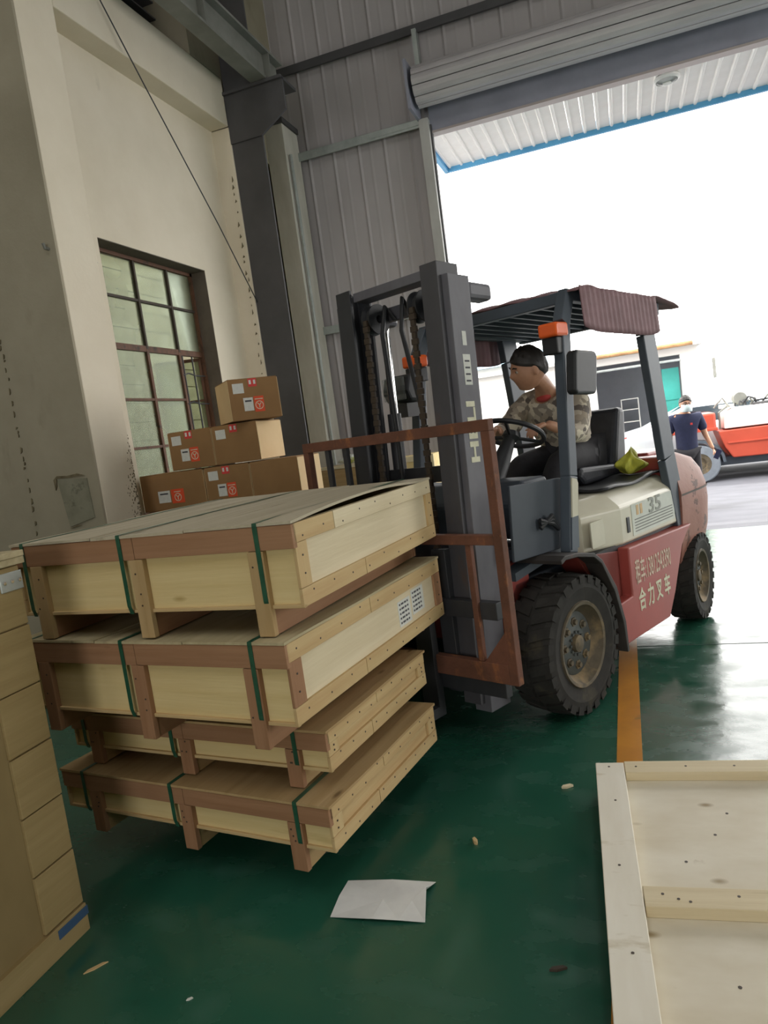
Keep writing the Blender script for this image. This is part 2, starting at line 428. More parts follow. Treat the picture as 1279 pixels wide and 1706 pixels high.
# pier side wall facing the camera, with its crack and the patched hole
wf = sempty('wall_front')
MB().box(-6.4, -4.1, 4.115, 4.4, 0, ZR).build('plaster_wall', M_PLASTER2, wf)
MB().box(-4.1, -3.502, 4.095, 4.116, 0, ZR).build('pier_shaded_face', M_PLASTER2, wf)  # this face and the wall beside it: shade put into darker plaster
b = MB(); random.seed(3)
z = 0.3; x = -4.135
while z < 3.0:
    h = random.uniform(0.015, 0.05); w = random.uniform(0.003, 0.010)
    xx = x + random.uniform(-0.012, 0.012)
    b.prism([(xx - w, z), (xx + w * 0.6, z + h * 0.2), (xx + w, z + h * 0.8), (xx - w * 0.4, z + h)], 4.108, 4.116, 'xz')
    z += h + random.uniform(0.0, 0.07)
stuff(b.build('crack', M_DIRT, wf))
b = MB(); b.prism([(-3.80, 1.17), (-3.575, 1.22), (-3.585, 1.50), (-3.84, 1.52)], 4.085, 4.1, 'xz')
b.build('patch', mat('patch_grey', '8d8a78', '7c7967', rough=0.9, scale=(7, 7, 7), c3='4d4a3d', s3=(9, 9, 9), lo3=0.58, hi3=0.72), wf)
b = MB(); b.prism([(-3.875, 1.515), (-3.84, 1.54), (-3.75, 1.533), (-3.66, 1.54), (-3.60, 1.52), (-3.66, 1.522), (-3.74, 1.517), (-3.845, 1.523), (-3.855, 1.47), (-3.87, 1.44)], 4.086, 4.1, 'xz')
b.prism([(-3.80, 1.16), (-3.74, 1.178), (-3.70, 1.176), (-3.75, 1.165)], 4.086, 4.1, 'xz')
b.build('broken_edge', M_DIRT, wf)
# hooks left in the plaster, damp stain at the pier foot
for (y, z) in ((4.66, 3.06),):
    MB().tube([(XW, y, z), (XW + 0.05, y, z), (XW + 0.06, y, z + 0.03)], 0.012, 6).build('wall_hook', M_STEELGREY, wl)
MB().tube([(-3.56, 4.115, 3.06), (-3.56, 4.06, 3.06), (-3.56, 4.05, 3.09)], 0.012, 6).build('wall_hook', M_STEELGREY, wf)

# the wall_left crack strip beside the far pier
b = MB(); random.seed(5); z = 1.9
while z < 4.3:
    h = random.uniform(0.015, 0.06); w = random.uniform(0.004, 0.012); xx = -3.54 + random.uniform(-0.01, 0.01)
    b.prism([(xx - w, z), (xx + w, z + h * 0.3), (xx, z + h)], 6.862, 6.871, 'xz'); z += h + random.uniform(0.02, 0.09)
stuff(b.build('crack', M_DIRT, wl))

random.seed(21); b = MB()
for k in range(260):
    t = random.random() ** 1.6; y = 4.495 - 0.16 * t * random.random(); z = 0.75 + 1.05 * random.random() * (1 - 0.5 * t); r_ = random.uniform(0.0015, 0.006)
    b.prism([(y + r_ * math.cos(a_ + z), z + r_ * 1.6 * math.sin(a_ + z)) for a_ in (0, 1.3, 2.4, 3.6, 4.9)], -3.5005, -3.4985, 'yz')
stuff(b.build('mould_specks', M_DIRT, wl))
# window
win = sempty('window_1')
XF = -3.88
M_FRAME = mat('window_frame_brown', '6e4a36', '59402f', rough=0.7, scale=(20, 20, 6), c3='3b3027', s3=(12, 12, 12), lo3=0.55, hi3=0.7)
b = MB(); b.box(XF - 0.02, XF + 0.03, WY0, WY1, WZ0, WZ0 + 0.04); b.box(XF - 0.02, XF + 0.03, WY0, WY1, WZ1 - 0.035, WZ1)
b.box(XF - 0.02, XF + 0.03, WY0, WY0 + 0.035, WZ0, WZ1); b.box(XF - 0.02, XF + 0.03, WY1 - 0.035, WY1, WZ0, WZ1)
b.build('window_frame', M_FRAME, win)
cols = [WY0 + 0.035, 5.42, 5.90, WY1 - 0.035]
rows = [WZ0 + 0.04, 1.27, 1.68, 2.09, 2.53, 2.945, WZ1 - 0.035]
M_FRAMED = mat('window_bar_dark', '463c32', '3a3229', rough=0.75, scale=(20, 20, 6))
M_REVEAL = mat('window_reveal', '6d6458', '5d554a', rough=0.85, scale=(5, 5, 5))
MB().box(XF + 0.03, XW - 0.001, WY1 - 0.006, WY1 + 0.002, WZ0, WZ1).build('window_reveal', M_REVEAL, win)
MB().box(XF + 0.03, XW - 0.001, WY0, WY1, WZ1 - 0.006, WZ1 + 0.002).build('window_reveal', M_REVEAL, win)
for y in cols[1:3]:
    MB().box(XF - 0.016, XF + 0.023, y - 0.012, y + 0.012, 2.53, WZ1).build('mullion', M_FRAMED, win)
    MB().box(XF - 0.015, XF + 0.022, y - 0.016, y + 0.016, WZ0, 2.53).build('mullion', M_FRAME, win)
for z in rows[1:-1]:
    t = 0.026 if abs(z - 2.53) < 0.01 else 0.011
    MB().box(XF - 0.012, XF + 0.02, WY0, WY1 if z > 2.5 else 5.90, z - t, z + t).build('glazing_bar', M_FRAMED if z > 2.6 else M_FRAME, win)
for i in range(3):
    for j in range(6):
        if i == 2 and j < 4: continue
        MB().box(XF - 0.003, XF + 0.003, cols[i], cols[i + 1], rows[j], rows[j + 1]).build('pane', M_PANE, win)
# the sash of the right column stands open, hinged on the right jamb
sash = MB(); L = 0.44; ang = math.radians(62)
mt = Matrix.Translation((XF, WY1 - 0.04, 0)) @ Matrix.Rotation(-ang, 4, 'Z')
for (y0, y1, z0, z1) in ((-L, 0, WZ0 + 0.05, WZ0 + 0.08), (-L, 0, 2.47, 2.50), (-L, -L + 0.025, WZ0 + 0.05, 2.5), (-0.025, 0, WZ0 + 0.05, 2.5), (-L, 0, 1.66, 1.68), (-L, 0, 2.08, 2.10)):
    sash.box(-0.012, 0.012, y0, y1, z0, z1, mt)
so = sash.build('open_sash', M_FRAME, win)
for z0, z1 in ((WZ0 + 0.08, 1.66), (1.68, 2.08), (2.10, 2.47)):
    MB().box(-0.002, 0.002, -L + 0.02, -0.02, z0, z1, mt).build('sash_pane', M_PANE, so)
MB().box(-4.05, XW + 0.02, WY0, WY1, WZ0 - 0.04, WZ0).build('window_sill', M_PLASTER, win)
for k in range(2):
    MB().tube([(XF + 0.02, 5.93 + 0.16 * k, WZ0), (XF + 0.02, 5.93 + 0.16 * k, 2.5)], 0.008, 6).build('security_bar', M_STEELDARK, win)
for z in (1.45, 1.75, 2.05, 2.32):
    MB().tube([(XF + 0.02, 5.9, z), (XF + 0.02, 6.0, z + 0.02), (XF + 0.02, 6.1, z), (XF + 0.02, 6.27, z)], 0.007, 6).build('security_bar', M_STEELDARK, win)
# neighbouring boarded wall seen through the panes
nb = sempty('wall_outside')
M_BOARD = mat('siding', 'b2ad92', 'a39e83', rough=0.8, scale=(3, 1, 12))
for i in range(17):
    z = 0.6 + 0.2 * i
    MB().box(-4.9, -4.86 - 0.01, 3.9, 8.4, z, z + 0.188).build('board', M_BOARD, nb)
MB().box(-5.0, -4.9, 3.9, 8.4, 0, 4.4).build('backing', M_BOARD, nb)
MB().box(-4.0, -5.0, 4.4, 4.5, 0, 4.4).build('backing', M_BOARD, nb)

# corner columns and crane runway
col = thing('steel_column', 'dark grey steel H column standing at the end of the plaster wall', 'column', (-3.27, 7.0, 0))
b = MB(); b.box(-0.23, 0.12, -0.11, -0.085, 0, 6.4); b.build('flange', M_STEELDARK, col)
b = MB(); b.box(-0.23, -0.05, 0.16, 0.185, 0, 6.4); b.build('flange', M_STEELDARK, col)
b = MB(); b.box(-0.12, -0.10, -0.085, 0.16, 0, 6.4); b.build('web', M_STEELDARK, col)
b = MB(); b.prism([(0.12, 4.62), (0.42, 4.80), (0.42, 5.10), (-0.23, 5.10), (-0.23, 4.62)], -0.13, -0.10, 'xz'); b.box(-0.23, 0.42, -0.16, 0.2, 5.08, 5.11)
b.build('bracket', M_STEELDARK, col)
cb = thing('crane_beam', 'grey steel crane runway beam running along the top of the left wall', 'beam', (-3.09, 0, 5.115))
b = MB(); b.box(-0.085, 0.085, 2.0, 7.3, 0, 0.025); b.build('lower_flange', M_STEELGREY, cb)
b = MB(); b.box(-0.012, 0.012, 2.0, 7.3, 0.025, 0.30); b.build('web', M_STEELGREY, cb)
b = MB(); b.box(-0.085, 0.085, 2.0, 7.3, 0.30, 0.325); b.build('upper_flange', M_STEELGREY, cb)
for k in range(4):
    MB().box(-0.08, 0.08, 3.4 + k * 1.2, 3.412 + k * 1.2, 0.025, 0.30).build('stiffener', M_STEELGREY, cb)
wc = thing('boxed_column', 'off-white boxed corner column beside the ribbed wall', 'column', (-3.50, 8.12, 0))
MB().box(-0.13, 0.10, -0.12, 0.30, 0, 5.2).build('shaft', M_WHITECOL, wc, 0.006)
MB().box(-0.15, 0.12, -0.14, 0.30, 5.2, 5.26).build('cap_plate', M_STEELDARK, wc)
MB().tube([(0.13, -0.05, 4.86), (0.135, -0.05, 3.6), (0.13, -0.05, 2.0), (0.135, -0.05, 0.3)], 0.018, 8).build('conduit', M_GIRT, wc)

# door wall: ribbed sheets
DX0, DX1, DZ = -1.78, 5.6, 4.83  # unseen right end of the doorway set wider to admit more daylight
wb = sempty('wall_back')
def sheet(x0, x1, z0, z1):
    p = 0.32; xs = [x0, x0 + 0.02, x0 + 0.045, x0 + 0.07, x0 + 0.16, x0 + 0.185, x0 + 0.21, x1]
    ds = [0, 0, 0.014, 0.0, 0.0, 0.003, 0.0, 0]
    xs = [min(x, x1) for x in xs]
    poly = [(x, YD - d) for x, d in zip(xs, ds)] + [(x1, YD + 0.03), (x0, YD + 0.03)]
    MB().prism(poly, z0, z1, 'xy').build('wall_sheet', M_SHEET, wb)
x = -4.0
while x < DX0 - 0.1 - 0.01:
    sheet(x, min(x + 0.32, DX0 - 0.1), 0, ZR); x += 0.32
x = DX0 - 0.1
while x < DX1 + 0.1:
    sheet(x, x + 0.32, DZ + 0.12, ZR); x += 0.32
while x < XR:
    sheet(x, min(x + 0.32, XR), 0, ZR); x += 0.32
for z, x1 in ((4.94, DX0 - 0.1), (2.88, DX0 - 0.1), (5.93, XR)):
    b = MB(); m_ = M_GIRT if z < 5.5 else M_STEELDARK
    b.box(-3.6, x1, YD - 0.12, YD - 0.04, z - 0.035, z + 0.035); b.box(-3.6, x1, YD - 0.12, YD - 0.11, z - 0.06, z - 0.035)
    b.build('girt', m_, wb, 0.004)
MB().box(-1.84, -1.79, YD - 0.16, YD - 0.05, 5.45, 5.9).build('hanger_post', M_GIRT, wb)
b = MB(); b.box(DX0 - 0.11, DX0, YD - 0.14, YD + 0.06, 0, 4.96); b.build('door_post', mat('post_white', 'c6c5c2', 'b5b4b0', rough=0.5, scale=(5, 5, 2)), wb, 0.004)
MB().box(DX0 - 0.004, DX0 + 0.02, YD - 0.08, YD - 0.02, 0, 4.9).build('shutter_guide', M_STEELDARK, wb)
MB().box(DX1, DX1 + 0.11, YD - 0.14, YD + 0.06, 0, 4.96).build('door_post', M_GIRT, wb, 0.004)
# rolled-up shutter
dr = sempty('door_1')
MB().box(DX0, DX1, YD - 0.05, YD + 0.02, DZ, 5.25).build('header', M_HEADER, dr)
MB().box(DX0, DX1, YD - 0.07, YD + 0.05, DZ - 0.025, DZ).build('header_lip', mat('lip', 'b3a7a4', rough=0.5), dr)
rc = Vector((0, YD - 0.30, 5.22)); rr = 0.2; n = 11
for k in range(n):
    a0 = 2 * PI * k / n; a1 = 2 * PI * (k + 1) / n - 0.05
    poly = []
    for t in range(5):
        a = a0 + (a1 - a0) * t / 4; r_ = rr + 0.012 * math.sin(PI * t / 4)
        poly.append((rc.y + r_ * math.cos(a), rc.z + r_ * math.sin(a)))
    for t in range(4, -1, -1):
        a = a0 + (a1 - a0) * t / 4
        poly.append((rc.y + (rr - 0.02) * math.cos(a), rc.z + (rr - 0.02) * math.sin(a)))
    MB().prism(poly, DX0 - 0.05, DX1 + 0.1, 'yz').build('shutter_slat', M_SHUTTER, dr)
MB().lathe([(0.0, DX0 - 0.04), (0.185, DX0 - 0.04), (0.185, DX1 + 0.09), (0, DX1 + 0.09)], 20, 'x', rc).build('drum', M_STEELDARK, dr)
MB().box(DX0 - 0.12, DX0 - 0.09, YD - 0.5, YD - 0.05, 4.95, 5.46).build('end_plate', M_HEADER, dr)

# the unseen rest of the hall; side, rear and roof openings added for fill light
wr = sempty('wall_right')
M_HALL = mat('hall_wall', 'b9b3a4', 'aea898', rough=0.85, scale=(1, 1, 1))
b = MB(); b.box(XR, XR + 0.2, YB, 2.0, 0, 1.2); b.box(XR, XR + 0.2, 5.5, YD, 0, 1.2); b.box(XR, XR + 0.2, YB, YD, 4.0, ZR)
b.box(XR, XR + 0.2, YB, 2.0, 1.2, 4.0); b.box(XR, XR + 0.2, 5.5, YD, 1.2, 4.0)
b.build('masonry', M_HALL, wr)
wk = sempty('wall_behind')
b = MB(); b.box(-6.4, -1.8, YB - 0.2, YB, 0, ZR); b.box(1.8, XR, YB - 0.2, YB, 0, ZR); b.box(-1.8, 1.8, YB - 0.2, YB, 3.8, ZR)
b.build('masonry', M_HALL, wk)
wl2 = sempty('wall_far_left')
b = MB(); b.box(-6.6, -6.4, YB, 4.4, 0, 1.4); b.box(-6.6, -6.4, YB, 4.4, 3.8, ZR)
b.box(-6.6, -6.4, YB, 4.4, 1.4, 3.8)
b.build('masonry', M_HALL, wl2)
b = MB(); xs = [-6.6, -2.9, -2.2, 1.6, 2.3, 6.2, 6.9, XR + 0.2]
for k in range(0, 8, 2): b.box(xs[k], xs[k + 1], YB - 0.2, YD + 0.1, ZR, ZR + 0.1)
for k in range(1, 7, 2):
    b.box(xs[k], xs[k + 1], YB - 0.2, -6.0, ZR, ZR + 0.1); b.box(xs[k], xs[k + 1], 1.5, YD + 0.1, ZR, ZR + 0.1)
struct(b.build('ceiling', M_SHEET))
portal('door_portal', (1.9, YD + 0.2, 2.4), (0, -1, 0), 7.4, 4.9)
portal('rear_portal', (0, YB - 0.3, 1.9), (0, 1, 0), 3.6, 3.8)
portal('side_portal', (XR + 0.3, 3.75, 2.0), (-1, 0, 0), 3.5, 4.0)
for x in (-2.55, 1.95, 6.55): portal('roof_portal', (x, -2.25, ZR + 0.2), (0, 0, -1), 0.7, 7.5)
# thin cable slung across the plaster wall
pts = [(-3.485, 4.75, 5.40), (-3.47, 5.02, 5.07), (-3.45, 5.41, 4.59), (-3.45, 6.27, 3.68), (-3.485, 6.9, 3.04)]
tag(MB().tube(pts, 0.006, 6).build('wall_cable', M_BLACK), 'thin black cable hanging diagonally down the plaster wall above the window', 'cable')

# ------------------------------------------------------------------ outside
ZG = -0.22
yard = sempty('yard_ground')
MB().prism([(YD, -0.3), (YD, 0.0), (YD + 0.25, 0.0), (10.2, ZG), (10.2, -0.3)], -8, 14, 'yz').build('ramp', M_CONC, yard)
MB().box(-30, 40, 10.2, 60, ZG - 0.1, ZG).build('paving', M_CONC, yard)
# canopy over the door
cp = thing('door_canopy', 'white ribbed sheet canopy with blue edge outside the doorway', 'canopy', (0, 0, 4.93))
CX0, CX1, CY0, CY1 = -1.93, 7.0, YD + 0.06, 9.98
x = CX0; sh = None
while x < CX1:
    if sh is None:
        sh = MB().prism([(0, 0), (0.012, -0.018), (0.032, -0.018), (0.044, 0), (0.158, 0), (0.158, 0.012), (0, 0.012)], CY0, CY1, 'xz').build('canopy_sheet', M_CANOPY, cp)
        o = sh
    else:
        o = sh.copy(); C.objects.link(o)
    o.location = (x, 0, 0); x += 0.16
MB().box(CX0 - 0.03, CX1, CY1, CY1 + 0.05, -0.06, 0.10).build('edge_trim', M_BLUE, cp, 0.004)
MB().box(CX0 - 0.06, CX0 - 0.004, CY0, CY1 + 0.05, -0.06, 0.10).build('edge_trim', M_BLUE, cp, 0.004)
for k in range(7):
    MB().lathe([(0, 0.004), (0.012, 0.004), (0.012, -0.006), (0, -0.006)], 8, 'z', (-1.3 + k * 0.62, CY0 + 0.18, -0.004)).build('rivet', M_STEELDARK, cp)
cl = thing('canopy_lamp', 'round white lamp fixed under the door canopy', 'lamp', (0.755, 8.94, 4.908))
MB().lathe([(0, 0.0), (0.135, 0.0), (0.14, -0.02), (0.115, -0.035), (0.11, -0.03)], 28, 'z').build('bezel', M_WHITE, cl, smooth=True)
MB().lathe([(0.11, -0.028), (0.075, -0.05), (0.0, -0.055)], 24, 'z').build('diffuser', M_CLEAR, cl, smooth=True)
MB().lathe([(0.045, -0.05), (0.04, -0.062), (0, -0.064)], 16, 'z').build('lens', M_LABEL, cl, smooth=True)

# garage across the yard
ga = thing('garage', 'low white garage with an open bay and teal door across the yard', 'building', (0.35, 18, ZG))
b = MB(); b.box(-1.35, -0.95, 0, 0.25, 0, 3.1); b.box(0.93, 1.3, 0, 0.25, 0, 2.78); b.box(-0.95, 0.93, 0, 0.25, 2.62, 2.78); b.box(-6, -1.35, 0, 0.25, 0, 2.78)
b.box(-6, 1.3, 1.7, 1.9, 0, 2.78); b.box(1.2, 1.3, 0.25, 1.7, 0, 2.78); b.box(-6, -5.9, 0.25, 1.7, 0, 2.78)
b.build('wall', M_WHITEWALL, ga)
MB().box(-5.9, 1.2, 1.6, 1.69, 0, 2.7).build('inner_lining', M_GARDARK, ga)
MB().box(-6.1, 1.4, -0.15, 2.0, 2.78, 2.86).build('roof', M_WHITEWALL, ga)
MB().tube([(-1.4, -0.2, 2.83), (1.2, -0.2, 2.83)], 0.05, 8).build('gutter_pipe', mat('rust_pipe', 'b08a60', '8c6a48', rough=0.8, scale=(6, 6, 6)), ga)
b = MB()
b.tube([(-0.95, -0.02, 2.50), (0.93, -0.02, 2.50)], 0.03, 6)
b.build('shutter_tube', M_GIRT, ga)
td = MB(); td.box(0.53, 0.90, 0.3, 0.36, 0.1, 2.35)
td_o = td.build('door_leaf', M_TEAL, ga)
for z in (0.9, 1.62): MB().box(0.53, 0.90, 0.28, 0.3, z, z + 0.03).build('door_rail', M_TEAL, td_o)
rk = thing('white_rack', 'white wire rack standing inside the garage bay', 'rack', (0.12, 18.9, ZG))
for x in (-0.2, 0.2):
    for y in (0, 0.35): MB().tube([(x, y, 0), (x, y, 1.78)], 0.014, 6).build('upright', M_WHITE, rk)
for z in (0.9, 1.2, 1.5, 1.76): MB().box(-0.2, 0.2, 0, 0.35, z, z + 0.02).build('shelf', M_WHITE, rk)
# boundary wall and poles far out
pole = thing('yard_post', 'slim white post with a small grey lamp head in the yard', 'post', (1.945, 17.78, ZG))
MB().tube([(0, 0, 0), (0, 0, 2.44)], 0.014, 8).build('shaft', M_WHITE, pole)
MB().box(-0.03, 0.04, -0.02, 0.02, 1.98, 2.42).build('head', M_STEELGREY, pole, 0.008)
sl = thing('street_lamp', 'tall pale street lamp far out in the yard by the doorway edge', 'lamp', (-4.8, 32, ZG))
MB().tube([(0, 0, 0), (0, 0, 9.1), (0.25, 0, 9.7), (1.1, 0, 9.95)], 0.06, 8).build('mast', M_WHITE, sl)
MB().sphere((1.3, 0, 9.95), 0.3, 10, 6, (1, 0.4, 0.3)).build('head', M_LABEL, sl)
for k, (z0, z1) in enumerate(((8.9, 9.4), (8.75, 9.25))):
    tag(MB().tube([(-9, 30 + k, z0), (-2.5, 30 + k, z0 - 0.05), (3, 30 + k, z1), (14, 30 + k, z1 + 1.5)], 0.012, 5).build('overhead_wire', M_LABEL),
        ['upper thin overhead wire crossing the bright sky', 'lower thin overhead wire crossing the bright sky'][k], 'wire', 'overhead wires')
# blue neighbour shed glimpsed past the mast
shd = thing('blue_roof_shed', 'pale shed with a blue roof edge glimpsed behind the forklift mast', 'building', (-4.2, 24, ZG))
MB().box(-3, 1.6, 0, 3, 0, 3.4).build('wall', M_WHITEWALL, shd)
MB().prism([(-0.3, 3.4), (3.3, 3.4), (1.5, 3.9)], -3.2, 1.8, 'yz').build('roof', mat('pale_blue_roof', '9dbfd2', rough=0.6), shd)
for k in range(3):
    w_ = MB().box(-2.4 + 1.25 * k, -1.7 + 1.25 * k, -0.05, 0, 1.2, 2.2).build('window', M_TEAL, shd)
    MB().box(-2.08 + 1.25 * k, -2.02 + 1.25 * k, -0.08, -0.05, 1.2, 2.2).build('window_bar', M_WHITE, w_)

# silver saloon, tail towards the hall
car = thing('silver_car', 'silver saloon car parked in the yard behind the forklift', 'car', (1.50, 16.88, ZG), math.radians(0))
secs = [(-1.62, 0.32, 0.62, 0.74), (-1.58, 0.25, 0.98, 1.02), (-1.2, 0.22, 1.06, 1.09), (-0.75, 0.22, 1.07, 1.30), (-0.3, 0.22, 1.07, 1.48), (0.5, 0.22, 1.07, 1.52), (1.1, 0.22, 1.05, 1.44), (1.75, 0.22, 1.02, 1.06), (2.4, 0.24, 0.9, 0.92), (2.75, 0.32, 0.7, 0.72)]
def car_ring(x, zb, zs, zt):
    w = 0.86; return [(x, -w * 0.95, zb), (x, -w, zb + 0.15), (x, -w, zs - 0.12), (x, -w * 0.93, zs), (x, -w * (0.93 if zt - zs < 0.1 else 0.66), zt), (x, 0, zt + 0.03),
                      (x, w * (0.93 if zt - zs < 0.1 else 0.66), zt), (x, w * 0.93, zs), (x, w, zs - 0.12), (x, w, zb + 0.15), (x, w * 0.95, zb)]
b = MB(); rings = [car_ring(*q) for q in secs]
vs = [p for r in rings for p in r]; n = 11; fs = []
for i in range(len(rings) - 1):
    for k in range(n - 1): fs.append((i * n + k, i * n + k + 1, (i + 1) * n + k + 1, (i + 1) * n + k))
    fs.append((i * n + n - 1, i * n, (i + 1) * n, (i + 1) * n + n - 1))
fs += [tuple(range(n)), tuple(range((len(rings) - 1) * n, len(rings) * n))]
b.add(vs, fs).build('body', M_CARPAINT, car, smooth=True)
for sgn in (-1, 1):
    b = MB(); b.prism([(-0.72, 1.12), (-0.28, 1.42), (0.95, 1.42), (1.6, 1.1)], sgn * 0.70 - 0.012, sgn * 0.80 + 0.012, 'xz'); b.build('side_window', M_GLASSDARK, car)
b = MB(); b.prism([(-1.13, 1.10), (-0.42, 1.46), (-0.40, 1.44), (-1.08, 1.07)], -0.55, 0.55, 'xz'); b.build('rear_window', M_GLASSDARK, car)
for sgn in (-1, 1):
    MB().box(-1.64, -1.3, sgn * 0.62 - 0.2, sgn * 0.62 + 0.225, 0.84, 0.98).build('tail_lamp', M_TAIL, car, 0.03)
    for x in (-0.95, 1.85):
        w_ = MB().lathe([(0.2, -0.1), (0.31, -0.1), (0.32, 0), (0.31, 0.1), (0.2, 0.1)], 24, 'y', (x, sgn * 0.78, 0.32), True).build('wheel', M_RUBBER, car, smooth=True)
        MB().lathe([(0, 0.1), (0.2, 0.09), (0.2, -0.09), (0, -0.1)], 20, 'y', (x, sgn * 0.78, 0.32)).build('hubcap', M_GIRT, w_)
MB().box(-1.68, -1.5, -0.8, 0.8, 0.3, 0.62).build('bumper', M_CARPAINT, car, 0.04)

# second red lift truck under repair
rt = thing('red_lift_truck', 'orange-red lift truck with a pile of parts on its white hood, out in the yard', 'forklift', (2.1, 14.85, ZG))
def wheel_at(par, x, y, r, wd, tm, rm):
    w_ = MB().lathe([(r * 0.55, -wd / 2), (r * 0.93, -wd / 2), (r, -wd * 0.36), (r, wd * 0.36), (r * 0.93, wd / 2), (r * 0.55, wd / 2)], 32, 'y', (x, y, r), True).build('tyre', tm, par, smooth=True)
    MB().lathe([(0, -wd * 0.3), (r * 0.3, -wd * 0.3), (r * 0.34, -wd * 0.42), (r * 0.56, -wd * 0.46), (r * 0.56, wd * 0.4), (0, wd * 0.4)], 28, 'y', (x, y, r)).build('rim', rm, w_)
    return w_
M_TYG = mat('tyre_grey', '6d747c', '7b828a', rough=0.85, scale=(8, 8, 8))
wheel_at(rt, -0.86, 0.02, 0.36, 0.24, M_TYG, M_RIM)
wheel_at(rt, 1.05, 0.05, 0.3, 0.22, M_TYG, M_RIM)
wheel_at(rt, -0.86, 1.0, 0.36, 0.24, M_TYG, M_RIM)
MB().prism([(-0.50, 0.94), (-0.40, 0.62), (-0.28, 0.42), (1.6, 0.40), (1.6, 0.96)], -0.05, 1.05, 'xz').build('body', M_ORRED, rt, 0.02)
MB().box(-0.35, 1.6, -0.07, -0.05, 0.69, 0.72).build('body_moulding', M_ORRED, rt, 0.005)
arc = [(-0.86 + 0.45 * math.cos(a), 0.36 + 0.45 * math.sin(a)) for a in [PI * t / 10 for t in range(0, 8)]]
arc2 = [(-0.86 + 0.40 * math.cos(a), 0.36 + 0.40 * math.sin(a)) for a in [PI * t / 10 for t in range(7, -1, -1)]]
MB().prism(arc + arc2, -0.1, 0.3, 'xz').build('fender', M_SLATE, rt)
MB().box(-0.9, -0.52, 0.0, 1.0, 0.98, 1.30).build('cowl', M_ORRED, rt, 0.04)
MB().box(-1.6, -0.5, -0.02, 1.0, 0.96, 1.02).build('floor_plate', M_ORRED, rt, 0.01)
MB().prism([(-0.38, 0.97), (-0.36, 1.25), (-0.2, 1.33), (0.55, 1.32), (0.62, 1.0), (0.6, 0.97)], 0.0, 1.0, 'xz').build('hood', M_WHITE, rt, 0.05, seg=3)
MB().box(-1.7, 1.5, 0.1, 0.9, 0.28, 0.44).build('chassis', M_SLATE2, rt)
MB().tube([(-0.45, 0.1, 0.97), (-0.45, 0.1, 1.28), (-0.30, 0.1, 1.38)], 0.02, 8).build('lever', M_STEELGREY, rt)
en = thing('engine_parts', 'heap of black hoses and a round air cleaner on the red lift truck hood', 'machine parts', (2.15, 15.2, ZG + 1.34))
MB().lathe([(0, -0.12), (0.11, -0.12), (0.13, -0.08), (0.13, 0.1), (0.1, 0.13), (0, 0.13)], 20, 'y', (-0.1, 0, 0.16)).build('air_cleaner', M_STEELGREY, en, smooth=True)
random.seed(11)
for k in range(7):
    a = random.uniform(0, 6.28); pts = [(-0.3 + 0.1 * k, 0.05 * k - 0.15, 0.03)]
    for t in range(1, 6): pts.append((-0.3 + 0.1 * k + 0.09 * t * math.cos(a) * 0.6, -0.1 + 0.04 * t * math.sin(a), 0.03 + 0.13 * math.sin(PI * t / 5) * random.uniform(0.4, 1.5)))
    MB().tube(pts, 0.018, 6).build('hose', M_BLACK if k % 2 else M_STEELGREY, en)
MB().box(-0.45, -0.2, -0.1, 0.2, 0.0, 0.07).build('bracket', M_LABEL, en, 0.01)
MB().box(0.1, 0.5, -0.1, 0.2, 0.0, 0.05).build('bracket', M_STEELDARK, en, 0.01)
MB().bar((0.15, -0.05, 0.08), (0.75, 0.0, 0.10), 0.04, 0.03).build('rod', M_BLACK, en)
ys = thing('yellow_sign', 'small yellow and red folding sign beside the silver car tail', 'sign', (-0.22, 13.3, ZG))
MB().prism([(-0.18, 0), (0.18, 0), (0.1, 1.18), (-0.02, 1.2)], 0, 0.02, 'xz').build('board', mat('sign_yellow', 'd9c23a', rough=0.5), ys)
MB().prism([(-0.08, 0.62), (0.1, 0.66), (0.07, 0.88), (-0.05, 0.86)], -0.012, 0.0, 'xz').build('print', M_TAPE, ys)

